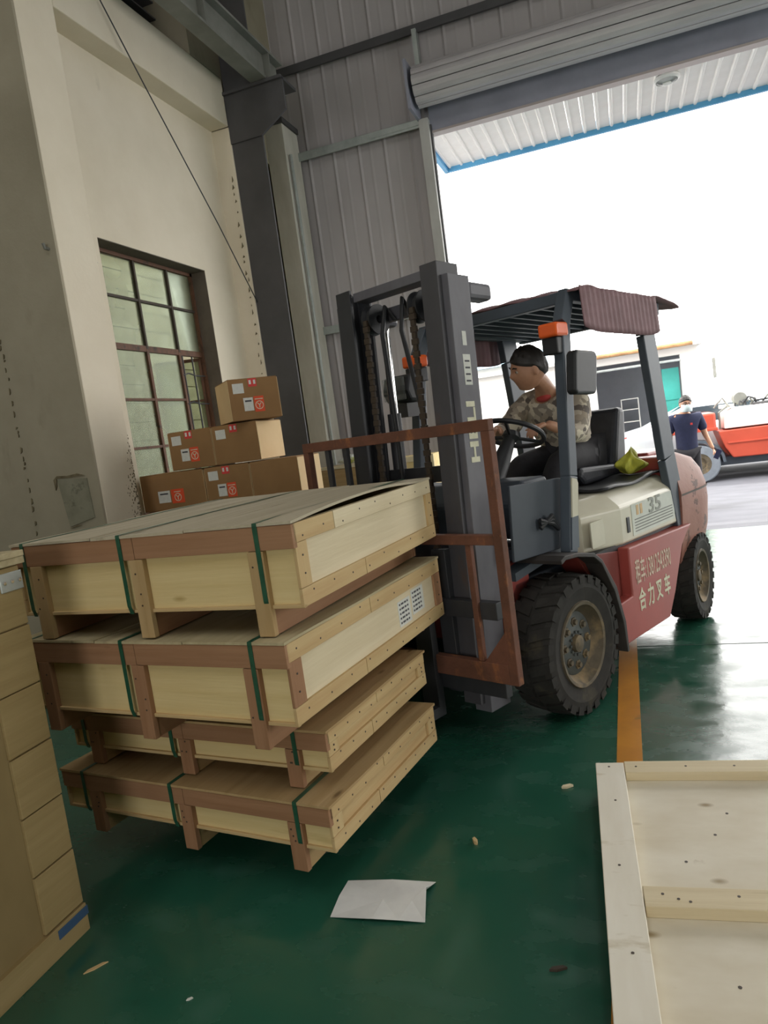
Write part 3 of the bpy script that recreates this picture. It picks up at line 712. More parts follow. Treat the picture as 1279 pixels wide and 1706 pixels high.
# ------------------------------------------------------------------ wooden crates on the forks
def crate(k, label, p, a, w, l, zt, h, foot, lidwarp=0.0, tone=('ply', 'brown', 'pine'), seed=1, stripe=True):
    """p: rear-right top corner; front faces -y (local), right side faces +x"""
    rng = random.Random(seed)
    F = Vector((-math.sin(a), -math.cos(a), 0)); Lv = Vector((math.cos(a), -math.sin(a), 0))
    c = Vector((p[0], p[1], 0)) + F * l / 2 - Lv * w / 2
    t = thing('wooden_crate', label, 'crate', (c.x, c.y, foot), -a, 'wooden crates stacked on the forks')
    X, Y = w / 2, l / 2; z0 = zt - h - foot; z1 = zt - foot
    T = 0.012
    def part(n, m, *q, bev=0.0015): return box(n, m, t, *q, bevel=bev)
    part('front_panel', wood(tone[0], 'x'), -X + T, X - T, -Y + T, -Y + 2 * T, z0, z1)
    part('rear_panel', wood(tone[0], 'x'), -X + T, X - T, Y - 2 * T, Y - T, z0, z1)
    part('side_panel', wood('pale' if k < 3 else 'pine', 'y'), X - 2 * T, X - T, -Y + 2 * T, Y - 2 * T, z0, z1)
    part('side_panel', wood(tone[0], 'y'), -X + T, -X + 2 * T, -Y + 2 * T, Y - 2 * T, z0, z1)
    part('bottom_board', wood('pine', 'y'), -X + T, X - T, -Y + 2 * T, Y - 2 * T, z0, z0 + T)
    part('bottom_ledge', wood('pine', 'x'), -X, X, -Y + 0.002, -Y + T + 0.004, z0 - 0.008, z0 + 0.004)
    # lid of thin boards, a little uneven
    nb = 1 if k in (3, 4) else 3
    for i in range(nb):
        xa = -X - 0.006 + (2 * X + 0.012) * i / nb; xb = -X - 0.006 + (2 * X + 0.012) * (i + 1) / nb - (0.004 if nb > 1 else 0)
        b = MB()
        def fn(u, v, xa=xa, xb=xb, i=i, top=0.0):
            x = xa + (xb - xa) * u; y = -Y - 0.012 + (2 * Y + 0.018) * v
            e = max(0.0, (x - X * 0.72) / (X * 0.28)); bow = lidwarp * e * math.sin(PI * min(1, max(0, v * 1.15))) ** 1.2
            return (x, y, z1 + 0.001 + top + bow + 0.0015 * math.sin(9 * y + 3 * i))
        nu, nv = 9, 17
        vs = [fn(ii / (nu - 1), jj / (nv - 1)) for jj in range(nv) for ii in range(nu)] + [fn(ii / (nu - 1), jj / (nv - 1), top=0.009) for jj in range(nv) for ii in range(nu)]
        off = nu * nv; fs = []
        for jj in range(nv - 1):
            for ii in range(nu - 1):
                q = jj * nu + ii
                fs.append((q, q + nu, q + nu + 1, q + 1)); fs.append((q + off, q + 1 + off, q + nu + 1 + off, q + nu + off))
        for jj in range(nv - 1):
            q = jj * nu; fs.append((q, q + off, q + nu + off, q + nu)); q += nu - 1; fs.append((q, q + nu, q + nu + off, q + off))
        for ii in range(nu - 1):
            q = ii; fs.append((q, q + 1, q + 1 + off, q + off)); q = (nv - 1) * nu + ii; fs.append((q, q + off, q + 1 + off, q + 1))
        b.add(vs, fs).build('lid_board', wood('lid' if k == 1 else ('grey' if k == 2 else 'warm'), 'y'), t)
    # front rail and posts that run on as skids
    rh = 0.075 if k < 3 else 0.062
    xs = [X - 0.145, X - 0.63, X - 1.11]
    edges = [X] + [xc for xc in xs[1:2]] + [-X]
    part('front_rail', wood('brown', 'x'), xs[1] + 0.0, X, -Y - 0.010, -Y + T, z1 - rh, z1)
    part('front_rail', wood('brown', 'x'), -X, xs[1] - 0.003, -Y - 0.009, -Y + T, z1 - rh - 0.002, z1)
    for xc in xs:
        wd = 0.029
        part('post', wood('warm' if k == 1 else 'brown', 'z'), xc - wd, xc + wd, -Y - 0.010, -Y + T, 0.0, z1 - rh - 0.002)
        part('post', wood('brown', 'z'), xc - wd, xc + wd, Y - T, Y + 0.008, 0.0, z1)
        part('skid', wood('brown' if k < 3 else 'warm', 'y'), xc - wd + 0.008, xc + wd - 0.004, -Y + T, Y - T, 0.0, z0 - 0.001)
    # side frame
    cut = Y * 2 * (0.22 if k == 1 else 0.45)
    g = 0.003
    th, tb = (0.06, 0.052) if k < 3 else (0.042, 0.045)
    for sx in (1, -1):
        x0, x1_ = (X - T, X) if sx > 0 else (-X, -X + T)
        part('side_rail', wood('pine', 'y'), x0, x1_, -Y, -Y + cut - g, z1 - th, z1)
        part('side_rail', wood('pale' if k == 1 else 'pine', 'y'), x0, x1_, -Y + cut, Y, z1 - th, z1)
        part('side_rail', wood('pine', 'y'), x0, x1_, -Y, -Y + 2 * Y * 0.38 - g, z0 - 0.006, z0 + tb)
        part('side_rail', wood('pine', 'y'), x0, x1_, -Y + 2 * Y * 0.38, Y, z0 - 0.006, z0 + tb)
        part('side_stile', wood('brown' if k == 2 else 'pine', 'z'), x0, x1_ - 0.001 if sx > 0 else x1_, -Y, -Y + 0.07, z0 + tb + 0.001, z1 - th - 0.001)
        part('side_stile', wood('brown' if k == 2 else 'pine', 'z'), x0, x1_ - 0.001 if sx > 0 else x1_, Y - 0.07, Y, z0 + tb + 0.001, z1 - th - 0.001)
    # straps over the lid and down the front
    for xc in (X - 0.130, X - 0.690, X - 1.160):
        sw = 0.0085; b = MB()
        path = [(-Y - 0.004, z0 - 0.01), (-Y - 0.012, z0 + 0.02), (-Y - 0.0125, z1 - rh), (-Y - 0.0135, z1 + 0.002), (-Y - 0.012, z1 + 0.0125)]
        warp = 0
        for v in range(1, 12): path.append((-Y + 2 * Y * v / 12, z1 + 0.0135))
        path += [(Y + 0.009, z1 + 0.012), (Y + 0.0095, z1 - rh), (Y + 0.0095, z0)]
        vs = []
        for q in path: vs += [(xc - sw, q[0], q[1]), (xc + sw, q[0], q[1])]
        b.add(vs, [(2 * i, 2 * i + 1, 2 * i + 3, 2 * i + 2) for i in range(len(path) - 1)])
        o = b.build('strap', M_STRAP, t); sm = o.modifiers.new('thick', 'SOLIDIFY'); sm.thickness = 0.0012
    # nail heads
    b = MB()
    def nail_f(x, z): b.lathe([(0, -Y - 0.0112), (0.0035, -Y - 0.0112), (0.0035, -Y + 0.004)], 6, 'y', (x, 0, z))
    def nail_s(y, z): b.lathe([(0, X + 0.0012), (0.0035, X + 0.0012), (0.0035, X - 0.01)], 6, 'x', (0, y, z))
    for xc in xs:
        for z in (z1 - rh - 0.05, z0 + 0.06, z0 + 0.02): nail_f(xc + rng.uniform(-0.02, 0.02), z)
    for i in range(9):
        y = -Y + 0.05 + i * (2 * Y - 0.1) / 8
        nail_s(y, z1 - th / 2 + rng.uniform(-0.015, 0.015)); nail_s(y + 0.02, z0 + tb / 2 + rng.uniform(-0.015, 0.015))
    for y in (-Y + 0.035, Y - 0.035):
        for f in (0.3, 0.7): nail_s(y, z0 + tb + (z1 - th - z0 - tb) * f)
    stuff(b.build('nail_heads', M_NAIL, t))
    return t
c4 = crate(4, 'lowest of the four wooden crates stacked on the forks', (-0.892, 2.825), 0.1538, 1.287, 0.849, 0.3476, 0.1486, 0.112, seed=4)
c3 = crate(3, 'shallow wooden crate, third from the top of the stack on the forks', (-0.923, 2.879), 0.1389, 1.235, 0.815, 0.5649, 0.132, 0.364, seed=3)
c2 = crate(2, 'deep wooden crate with paper labels on its side, second in the stack', (-0.875, 3.137), 0.1345, 1.219, 1.244, 0.9252, 0.258, 0.581, seed=2)
c1 = crate(1, 'topmost wooden crate with grey weathered lid on the forklift stack', (-0.867, 3.139), 0.0925, 1.219, 1.203, 1.2906, 0.2554, 0.941, lidwarp=0.022, seed=1)
# paper labels on the second crate
X2 = 1.219 / 2 - 0.012
for (y0, y1, z0, z1) in ((0.18, 0.30, 0.150, 0.255), (0.315, 0.44, 0.165, 0.27)):
    lb = MB().box(X2, X2 + 0.0012, y0, y1, z0, z1, ).build('paper_label', M_LABEL, c2)
    for i in range(5):
        yy = y0 + 0.012; 
        for q in range(4):
            w_ = 0.012 + 0.012 * ((i * 3 + q * 5) % 3) / 2
            if yy + w_ < y1 - 0.008: MB().box(X2 + 0.0012, X2 + 0.0018, yy, yy + w_, z1 - 0.018 - i * 0.019, z1 - 0.010 - i * 0.019).build('print_line', M_INK, lb)
            yy += w_ + 0.007

# big crate cut by the left edge of the picture
lc = thing('tall_crate', 'tall plywood crate at the left edge, close to the camera', 'crate', (-1.88, 1.77, 0))
lc.rotation_euler = (0, 0, math.radians(0.5))
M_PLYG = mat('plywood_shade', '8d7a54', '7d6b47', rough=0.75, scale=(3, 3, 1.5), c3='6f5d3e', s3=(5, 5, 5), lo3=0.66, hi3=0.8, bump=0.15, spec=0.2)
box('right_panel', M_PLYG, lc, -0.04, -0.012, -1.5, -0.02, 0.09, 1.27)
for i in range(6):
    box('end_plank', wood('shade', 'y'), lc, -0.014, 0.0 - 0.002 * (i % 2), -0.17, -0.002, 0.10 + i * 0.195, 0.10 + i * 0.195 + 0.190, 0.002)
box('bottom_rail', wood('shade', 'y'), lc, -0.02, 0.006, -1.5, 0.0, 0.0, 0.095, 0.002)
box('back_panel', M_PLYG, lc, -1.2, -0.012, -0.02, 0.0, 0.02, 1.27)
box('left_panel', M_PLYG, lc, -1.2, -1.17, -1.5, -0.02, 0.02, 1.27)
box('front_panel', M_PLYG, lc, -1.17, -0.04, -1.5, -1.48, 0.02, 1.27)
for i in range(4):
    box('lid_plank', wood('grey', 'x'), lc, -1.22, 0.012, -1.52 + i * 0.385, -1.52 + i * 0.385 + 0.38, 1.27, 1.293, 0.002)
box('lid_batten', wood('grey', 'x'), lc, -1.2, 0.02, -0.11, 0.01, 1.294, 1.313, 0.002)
box('corner_bracket', M_GIRT, lc, -0.005, 0.003, -0.085, 0.003, 1.19, 1.25, 0.002)
for q in range(3): MB().lathe([(0, 0.007), (0.006, 0.006), (0.007, 0.002)], 8, 'x', (0, -0.07 + 0.03 * q, 1.22)).build('bracket_screw', M_CHROME, lc)
box('corner_shoe', mat('blue_plate', '35506e', rough=0.5), lc, -0.01, 0.009, -0.13, 0.003, 0.055, 0.085, 0.001)

# wooden pallet panel on the floor, right foreground
pp = thing('crate_lid', 'pale plywood crate lid with nailed battens lying on the floor at the lower right', 'crate lid', (-0.20, 2.16, 0), math.radians(3.9))
def pbox(n, m, x0, x1, y0, y1, z0, z1): return box(n, m, pp, x0, x1, y0, y1, z0, z1, 0.0025)
M_PALE = wood('pale', 'x')
pbox('sheet', mat('panel_sheet', 'e2dbc9', 'd3c9b2', rough=0.7, scale=(2.5, 5, 5), c3='9d8a68', s3=(6, 6, 6), lo3=0.68, hi3=0.84, spec=0.25, knots=((3.2, 5.5, 5), '8f7a55')), 0.0, 1.5, -1.3, 0.63, 0.072, 0.084)
pbox('edge_batten', mat('batten_pale', 'e6e1d3', 'dad3c1', rough=0.65, scale=(8, 1.5, 8), c3='b3a480', s3=(3, 9, 3), lo3=0.62, hi3=0.8, spec=0.25), 0.0, 0.106, -1.3, 0.635, 0.084, 0.12)
pbox('cross_batten', M_PALE, 0.108, 1.5, 0.555, 0.645, 0.084, 0.12)
pbox('cross_batten', M_PALE, 0.108, 1.5, -0.215, -0.125, 0.084, 0.12)
pbox('cross_batten', M_PALE, 0.108, 1.5, -1.0, -0.91, 0.084, 0.12)
for y0 in (0.53, -0.2, -1.0): pbox('under_batten', wood('pine', 'x'), 0.01, 1.5, y0, y0 + 0.09, 0.0, 0.071)
b = MB()
for (x, y) in ((0.05, 0.6), (0.06, 0.35), (0.05, -0.03), (0.06, -0.4), (0.15, 0.6), (0.33, 0.6), (0.5, 0.6), (0.16, -0.16), (0.2, -0.18), (0.23, -0.19), (0.36, -0.16), (0.5, -0.18)):
    b.lathe([(0, 0.1212), (0.0045, 0.1212), (0.0045, 0.11)], 7, 'z', (x, y, 0))
for (x, y) in ((0.36, 0.2), (0.25, 0.05), (0.42, 0.33), (0.3, -0.45), (0.45, -0.5), (0.22, -0.6)):
    b.lathe([(0, 0.0852), (0.005, 0.0852), (0.005, 0.08)], 7, 'z', (x, y, 0))
stuff(b.build('nail_heads', M_NAIL, pp))

# sheet of paper and scraps on the floor
outline = [(-1.061, 2.12), (-0.90, 2.134), (-0.751, 2.147), (-0.755, 2.11), (-0.765, 2.083), (-0.736, 1.953), (-0.82, 1.942), (-0.905, 1.932), (-1.052, 1.935), (-1.058, 2.03)]
ctr = (-0.9, 2.03); hz = [0.004, 0.012, 0.006, 0.02, 0.03, 0.003, 0.01, 0.014, 0.003, 0.01]
b = MB(); b.add([(x, y, z) for (x, y), z in zip(outline, hz)] + [(ctr[0], ctr[1], 0.012), (-0.80, 2.03, 0.016)],
    [(0, 1, 10), (1, 11, 10), (1, 2, 11), (2, 3, 11), (3, 4, 11), (4, 5, 11), (5, 6, 11), (6, 7, 10), (6, 10, 11), (7, 8, 10), (8, 9, 10), (9, 0, 10)])
pa = b.build('paper_sheet', M_PAPER); pa.modifiers.new('thick', 'SOLIDIFY').thickness = 0.0015
tag(pa, 'creased white sheet of paper lying on the green floor', 'paper')
def scrap(name, label, x, y, L, w, h, rot, m, cat):
    o = MB().prism([(-L / 2, -w * 0.2), (-L * 0.1, -w / 2), (L / 2, -w * 0.1), (L * 0.3, w / 2), (-L * 0.3, w * 0.4)], 0.0006, h, 'xy').build(name, m)
    o.location = (x, y, 0); o.rotation_euler = (0, 0, rot); tag(o, label, cat)
scrap('wood_chip', 'short wooden plug lying on the floor in front of the forklift wheel', -0.664, 2.394, 0.035, 0.016, 0.014, 2.0, wood('pine', 'x'), 'wood chip')
scrap('dead_leaf', 'dark curled leaf scrap on the floor beside the wooden panel', -0.318, 1.822, 0.05, 0.015, 0.008, 0.3, M_NAIL, 'scrap')
scrap('wood_splinter', 'thin pale wood splinter on the floor beside the tall crate', -1.715, 1.611, 0.075, 0.014, 0.004, 0.9, wood('pine', 'x'), 'splinter')
scrap('wood_shaving', 'curled wood shaving on the floor above the pale panel corner', -0.366, 2.814, 0.05, 0.02, 0.01, 0.4, wood('pale', 'x'), 'shaving')
scrap('plastic_scrap', 'tiny white plastic scrap on the floor near the bottom of the picture', -1.33, 1.55, 0.02, 0.01, 0.003, 0.6, M_LABEL, 'scrap')

# ------------------------------------------------------------------ cartons by the window
def carton(label, x0, x1, z0, z1, y0=4.72, d=0.40, rot=0.0, mfront=M_CARTON, labels='full', light=False):
    w = x1 - x0 - 0.008; h = z1 - z0 - 0.007
    t = thing('carton', label, 'cardboard box', ((x0 + x1) / 2, y0 + d / 2, z0), rot, 'cardboard cartons stacked by the window')
    box('body', mfront, t, -w / 2, w / 2, -d / 2, d / 2, 0, h, 0.006)
    for sx in (-1, 1):
        box('lit_side', M_CARTONLIT, t, sx * w / 2 - (0.0 if sx > 0 else 0.003), sx * w / 2 + (0.003 if sx > 0 else 0.0), -d / 2 + 0.004, d / 2 - 0.004, 0.004, h - 0.004)  # door light on the sides put into a paler cardboard colour
    box('top_flap', mfront, t, -w / 2 + 0.003, w / 2 - 0.003, -d / 2 + 0.003, -0.003, h, h + 0.004)
    box('top_flap', mfront, t, -w / 2 + 0.003, w / 2 - 0.003, 0.003, d / 2 - 0.003, h, h + 0.004)
    yf = -d / 2
    def dec(n, m, xa, xb, za, zb, t2=0.0015, par=t, y=yf): return MB().box(xa, xb, y - t2, y, za, zb).build(n, m, par)
    if labels in ('full', 'top'):
        dec('paper_label', M_LABEL, -w * 0.42, -w * 0.20, h * 0.66, h * 0.90)
        tp = dec('fragile_tape', M_TAPE, -w * 0.10, w * 0.07, h * 0.80, h * 1.0)
        for q in (-0.06, 0.03): dec('print', M_LABEL, w * q - 0.008, w * q + 0.008, h * 0.86, h * 0.96, 0.0008, tp, yf - 0.0015)
    if labels in ('full', 'low'):
        pl = dec('paper_label', M_LABEL, -w * 0.24, -w * 0.05, h * 0.22, h * 0.54)
        dec('print', M_INK, -w * 0.21, -w * 0.08, h * 0.44, h * 0.48, 0.0008, pl, yf - 0.0015)
        st = dec('orange_sticker', M_STICKER, -w * 0.03, w * 0.17, h * 0.18, h * 0.56)
        cx, cz = w * 0.07, h * 0.34
        MB().lathe([(0.026, yf - 0.0015), (0.026, yf - 0.0024), (0.031, yf - 0.0024), (0.031, yf - 0.0015)], 20, 'y', (cx, 0, cz)).build('sticker_ring', M_LETTER, st)
        b = MB()
        for dx, dz in ((-0.014, 0.016), (0.014, 0.016), (0, -0.02)): b.bar((cx, yf - 0.002, cz), (cx + dx, yf - 0.002, cz + dz), 0.001, 0.006, (0, 0, 1) if dx else (1, 0, 0))
        b.build('sticker_mark', M_LETTER, st)
        dec('print', M_LETTER, cx - 0.03, cx + 0.03, h * 0.48, h * 0.50, 0.0008, st, yf - 0.0015)
    return t
H = 0.292
carton('topmost cardboard carton of the pile, alone in its row', -2.87, -2.49, 1.755, 2.06, y0=4.70, rot=math.radians(44))
carton('cardboard carton left in the second row, orange sticker on its front', -3.32, -2.935, 1.458, 1.752, rot=0.0)
carton('cardboard carton right in the second row with only a white label', -2.93, -2.545, 1.458, 1.75, labels='top')
carton('cardboard carton left in the third row, dark front', -3.64, -3.06, 1.16, 1.452, labels='low')
carton('cardboard carton in the middle of the third row with red tape', -3.05, -2.66, 1.16, 1.452, labels='full')
carton('plain cardboard carton at the right end of the third row', -2.655, -2.26, 1.16, 1.452, labels='none')
for r, z in enumerate((0.866, 0.572, 0.278)):
    for q in range(3):
        carton('cardboard carton in the %s row of the pile, %s' % (('fourth', 'fifth', 'bottom')[r], ('left', 'middle', 'right')[q]), (-3.64, -3.05, -2.655)[q], (-3.06, -2.66, -2.26)[q], z, z + 0.292, labels='none')
pal = thing('wooden_pallet', 'wooden pallet under the pile of cartons', 'pallet', (-2.86, 4.92, 0))
for i in range(5): box('deck_board', wood('grey', 'x'), pal, -0.62, 0.62, -0.24 + i * 0.1, -0.16 + i * 0.1, 0.24, 0.276)
for x in (-0.58, 0, 0.5): box('bearer', wood('grey', 'y'), pal, x, x + 0.09, -0.24, 0.24, 0.0, 0.239)

# plywood boxes behind the mast
wb2 = thing('plywood_box', 'brown plywood box on a bench seen through the load guard bars', 'box', (-3.08, 7.75, 0.78))
box('body', wood('warm', 'x'), wb2, -0.32, 0.30, -0.2, 0.25, 0, 0.42, 0.004); box('lid', wood('pale', 'x'), wb2, -0.33, 0.31, -0.21, 0.26, 0.42, 0.45, 0.003)
bn = thing('work_bench', 'low steel bench against the ribbed wall behind the forklift', 'bench', (-2.48, 7.85, 0))
box('top', M_STEELGREY, bn, -0.85, 0.85, -0.32, 0.4, 0.74, 0.78, 0.004)
for x in (-0.8, 0.76):
    for y in (-0.3, 0.34): box('leg', M_STEELDARK, bn, x, x + 0.04, y, y + 0.04, 0, 0.74)
pb = thing('plastic_bag', 'crumpled clear plastic bag with green print on the plywood box', 'bag', (-3.05, 7.75, 1.232))
random.seed(2)
b = MB(); b.grid(lambda u, v: ((0.13 * math.sin(PI * v) + 0.01) * math.cos(6.283 * u) * (1 + 0.3 * math.sin(17 * u + 5 * v)), (0.1 * math.sin(PI * v) + 0.01) * math.sin(6.283 * u) * (1 + 0.25 * math.cos(13 * u)), 0.003 + 0.11 * (1 - v) * (1 + 0.3 * math.sin(9 * u) * math.sin(PI * v))), 28, 9, True)
b.build('film', mat('bag_film', 'd6dad6', 'c3cbc0', rough=0.3, scale=(16, 16, 16), c3='9fae2e', s3=(8, 8, 8), lo3=0.55, hi3=0.62), pb, smooth=True)
bb = thing('plywood_crate', 'pale plywood crate standing behind the mast on the bench', 'crate', (-2.16, 7.65, 0.78))
box('body', wood('ply', 'x'), bb, -0.28, 0.16, -0.1, 0.3, 0, 0.46, 0.003)
for x in (-0.28, 0.10): box('stile', wood('pale', 'z'), bb, x, x + 0.06, -0.115, -0.1, 0, 0.46, 0.002)
box('rail', wood('pale', 'x'), bb, -0.22, 0.10, -0.115, -0.1, 0.40, 0.46, 0.002)
MB().lathe([(0.02, -0.13), (0.05, -0.13), (0.05, -0.115), (0.02, -0.115)], 16, 'y', (0.10, 0, 0.13), True).build('ring_handle', M_STEELDARK, bb)

# ------------------------------------------------------------------ the forklift (x forward, y to its left, z up)
A = math.radians(25.5)
FO = Vector((-0.825, 3.817, 0)); FR = math.atan2(-math.cos(A), -math.sin(A))
fk = thing('forklift', 'red and grey counterbalance forklift carrying the crate stack through the doorway', 'forklift', FO, FR)
def fb(n, m, x0, x1, y0, y1, z0, z1, bev=0.004, par=None): return box(n, m, par or fk, x0, x1, y0, y1, z0, z1, bev)

# wheels
def tyre(name, x, y, r, wd, out, steer=0.0, lugs=26):
    mt = Matrix.Translation((x, y, r)) @ Matrix.Rotation(steer, 4, 'Z')
    b = MB(); h = wd / 2
    b.lathe([(r * 0.60, -h * 0.86), (r * 0.80, -h), (r * 0.93, -h * 0.95), (r * 0.965, -h * 0.7), (r * 0.965, h * 0.7), (r * 0.93, h * 0.95), (r * 0.80, h), (r * 0.60, h * 0.86)], 48, 'y', (0, 0, 0), True)
    for k in range(lugs):
        for sg in (-1, 1):
            a = 2 * PI * (k + (0.5 if sg > 0 else 0)) / lugs; da = PI / lugs * 0.62
            vs = []
            for (aa, yy, rr_) in ((a - da, sg * h * 0.08, 1.0), (a + da, sg * h * 0.08, 1.0), (a + da * 1.5 + 0.06, sg * h * 1.0, 0.975), (a - da * 0.5 + 0.06, sg * h * 1.0, 0.975)):
                for q in (0.955, rr_): vs.append((r * q * math.cos(aa), yy, r * q * math.sin(aa)))
            for (aa, yy) in ((a + da * 1.5 + 0.06, sg * h * 1.02), (a - da * 0.5 + 0.06, sg * h * 1.02)):
                vs.append((r * 0.86 * math.cos(aa), yy * 0.985, r * 0.86 * math.sin(aa)))
            b.add(vs, [(1, 3, 5, 7), (0, 1, 7, 6), (2, 4, 5, 3), (0, 2, 3, 1), (5, 8, 9, 7), (4, 8, 5), (6, 7, 9)])
    o = b.build(name, M_RUBBER, fk); o.matrix_local = mt
    rim = MB().lathe([(0.0, out * h * 0.45), (r * 0.16, out * h * 0.45), (r * 0.44, out * h * 0.40), (r * 0.465, out * h * 0.52), (r * 0.53, out * h * 0.72), (r * 0.555, out * h * 0.92), (r * 0.60, out * h * 0.95), (r * 0.615, out * h * 0.85), (r * 0.6, out * h * 0.4), (r * 0.6, -out * h * 0.8), (0, -out * h * 0.8)], 40, 'y').build('rim', M_RIM, o, smooth=True)
    MB().lathe([(r * 0.455, out * h * 0.44), (r * 0.43, out * h * 0.49), (0.0, out * h * 0.52)], 32, 'y').build('wheel_disc', M_HUB, o, smooth=True)
    MB().lathe([(r * 0.13, out * h * 0.48), (r * 0.12, out * h * 0.70), (r * 0.05, out * h * 0.76), (0, out * h * 0.76)], 18, 'y').build('hub', M_RIM, o, smooth=True)
    for k in range(8):
        a = 2 * PI * k / 8
        MB().lathe([(0.0, out * h * 0.66), (0.014, out * h * 0.66), (0.014, out * h * 0.55), (0.024, out * h * 0.545), (0.024, out * h * 0.49)], 6, 'y', (r * 0.31 * math.cos(a), 0, r * 0.31 * math.sin(a))).build('wheel_nut', M_RIM, o)
    for k in range(12):
        a = 2 * PI * k / 12
        MB().lathe([(0.0, out * h * 0.60), (0.007, out * h * 0.60), (0.007, out * h * 0.5)], 6, 'y', (r * 0.165 * math.cos(a), 0, r * 0.165 * math.sin(a))).build('hub_bolt', M_HUB, o)
    return o
tyre('front_tyre', 0.0, 0.475, 0.355, 0.23, 1)
tyre('front_tyre', 0.0, -0.475, 0.355, 0.23, -1)
tyre('rear_tyre', -1.70, 0.44, 0.295, 0.19, 1, steer=math.radians(8), lugs=24)
tyre('rear_tyre', -1.70, -0.44, 0.295, 0.19, -1, steer=math.radians(8), lugs=24)
MB().tube([(0, -0.40, 0.355), (0, 0.40, 0.355)], 0.09, 16).build('front_axle', M_SLATE2, fk)
MB().box(-1.78, -1.62, -0.34, 0.34, 0.2, 0.38).build('rear_axle', M_SLATE2, fk, 0.01)

# chassis and red side plates
MB().prism([(0.20, 0.22), (-1.25, 0.24), (-1.36, 0.55), (-1.4, 0.70), (0.18, 0.70), (0.30, 0.55)], -0.34, 0.34, 'xz').build('chassis', M_SLATE2, fk, 0.01)
for sg in (1, -1):
    y0, y1 = (0.40, 0.565) if sg > 0 else (-0.565, -0.40)
    MB().prism([(-0.44, 0.20), (-1.06, 0.195), (-1.17, 0.33), (-1.33, 0.585), (-1.42, 0.65), (-1.50, 0.69), (-0.605, 0.715), (-0.60, 0.445), (-0.42, 0.435)], y0, y1, 'xz').build('side_plate', M_RED, fk, 0.008)
    yy = (0.38, 0.505) if sg > 0 else (-0.505, -0.38)
    MB().prism([(-0.60, 0.44), (-0.60, 0.70), (-0.15, 0.76), (-0.20, 0.70), (-0.36, 0.50), (-0.40, 0.44)], yy[0], yy[1], 'xz').build('step_recess', mat('step_red', '7a3129', '6b2a24', rough=0.6, scale=(3, 3, 3)), fk, 0.004)
    # fender: folded plate over the front wheel
    prof = [(0.16, 0.815), (0.12, 0.83), (0.0, 0.82), (-0.16, 0.785), (-0.235, 0.735), (-0.36, 0.56), (-0.425, 0.35), (-0.43, 0.185)]
    inner = [(x * 0.96 + (0.0 if x > -0.3 else 0.012), z - 0.022 if z > 0.5 else z) for x, z in prof]
    inner[-1] = (-0.41, 0.185)
    ys_ = (0.345, 0.60) if sg > 0 else (-0.60, -0.345)
    MB().prism(prof + inner[::-1], ys_[0], ys_[1], 'xz').build('fender', mat('fender_dark', '3a3532', '2e2b2a', rough=0.65, scale=(6, 6, 6), c3='6e3a33', s3=(5, 5, 5), lo3=0.6, hi3=0.75), fk, 0.004)
MB().box(0.05, 0.30, -0.34, 0.34, 0.40, 0.80).build('front_bulkhead', M_RED, fk, 0.01)
MB().prism([(0.30, 0.78), (-0.20, 0.84), (-0.29, 0.84), (-0.29, 0.80), (-0.2, 0.80), (0.30, 0.74)], -0.43, 0.43, 'xz').build('floor_plate', M_SLATE2, fk)

# engine hood
def hood_ring(x, zb, zt, ch, w): return [(x, -w, zb), (x, -w, zt - ch), (x, -w + ch * 1.1, zt), (x, w - ch * 1.1, zt), (x, w, zt - ch), (x, w, zb)]
b = MB(); rings = [hood_ring(-0.30, 0.735, 0.985, 0.06, 0.40), hood_ring(-0.34, 0.735, 1.01, 0.07, 0.44), hood_ring(-0.64, 0.725, 1.025, 0.085, 0.52), hood_ring(-1.38, 0.715, 1.03, 0.085, 0.52), hood_ring(-1.46, 0.715, 1.0, 0.08, 0.50)]
vs = [p for r in rings for p in r]; fs = []
for i in range(len(rings) - 1):
    for k in range(6): fs.append((i * 6 + k, i * 6 + (k + 1) % 6, (i + 1) * 6 + (k + 1) % 6, (i + 1) * 6 + k))
fs += [tuple(range(6)), tuple(range(24, 30))]
hood = b.add(vs, fs).build('engine_hood', M_HOOD, fk, 0.016, seg=3)
MB().box(-1.44, -0.36, -0.50, 0.50, 0.70, 0.735).build('hood_seal', M_BLACK, fk)
MB().box(-0.735, -0.70, 0.518, 0.526, 0.78, 0.87).build('hood_latch', M_BLACK, hood, 0.008)
MB().box(-1.36, -0.77, 0.519, 0.5225, 0.75, 0.93).build('hood_decal', mat('decal_pale', 'c9ccc0', 'b7bbb0', rough=0.35, scale=(6, 6, 6)), hood)
for i in range(5): MB().box(-1.33, -0.80, 0.5225, 0.5235, 0.768 + i * 0.017, 0.774 + i * 0.017).build('decal_stripe', M_STEELGREY, hood)
for i in range(2): MB().box(-0.86 - 0.05 * i, -0.83 - 0.05 * i, 0.5225, 0.524, 0.862, 0.92).build('decal_block', mat('decal_gold', 'c9a878', rough=0.5), hood)
text('35', 0.125, mat('decal_grey', '8b8d84', rough=0.5), hood, frame((-1.08, 0.5235, 0.89), (-1, 0, 0), (0, 0, 1)), 'decal_number', 1.5, 0.002)
MB().box(-0.62, -0.36, 0.476, 0.484, 0.76, 0.90, Matrix.Rotation(0.0, 4, 'Z')).build('hood_sticker', M_HOOD, hood)

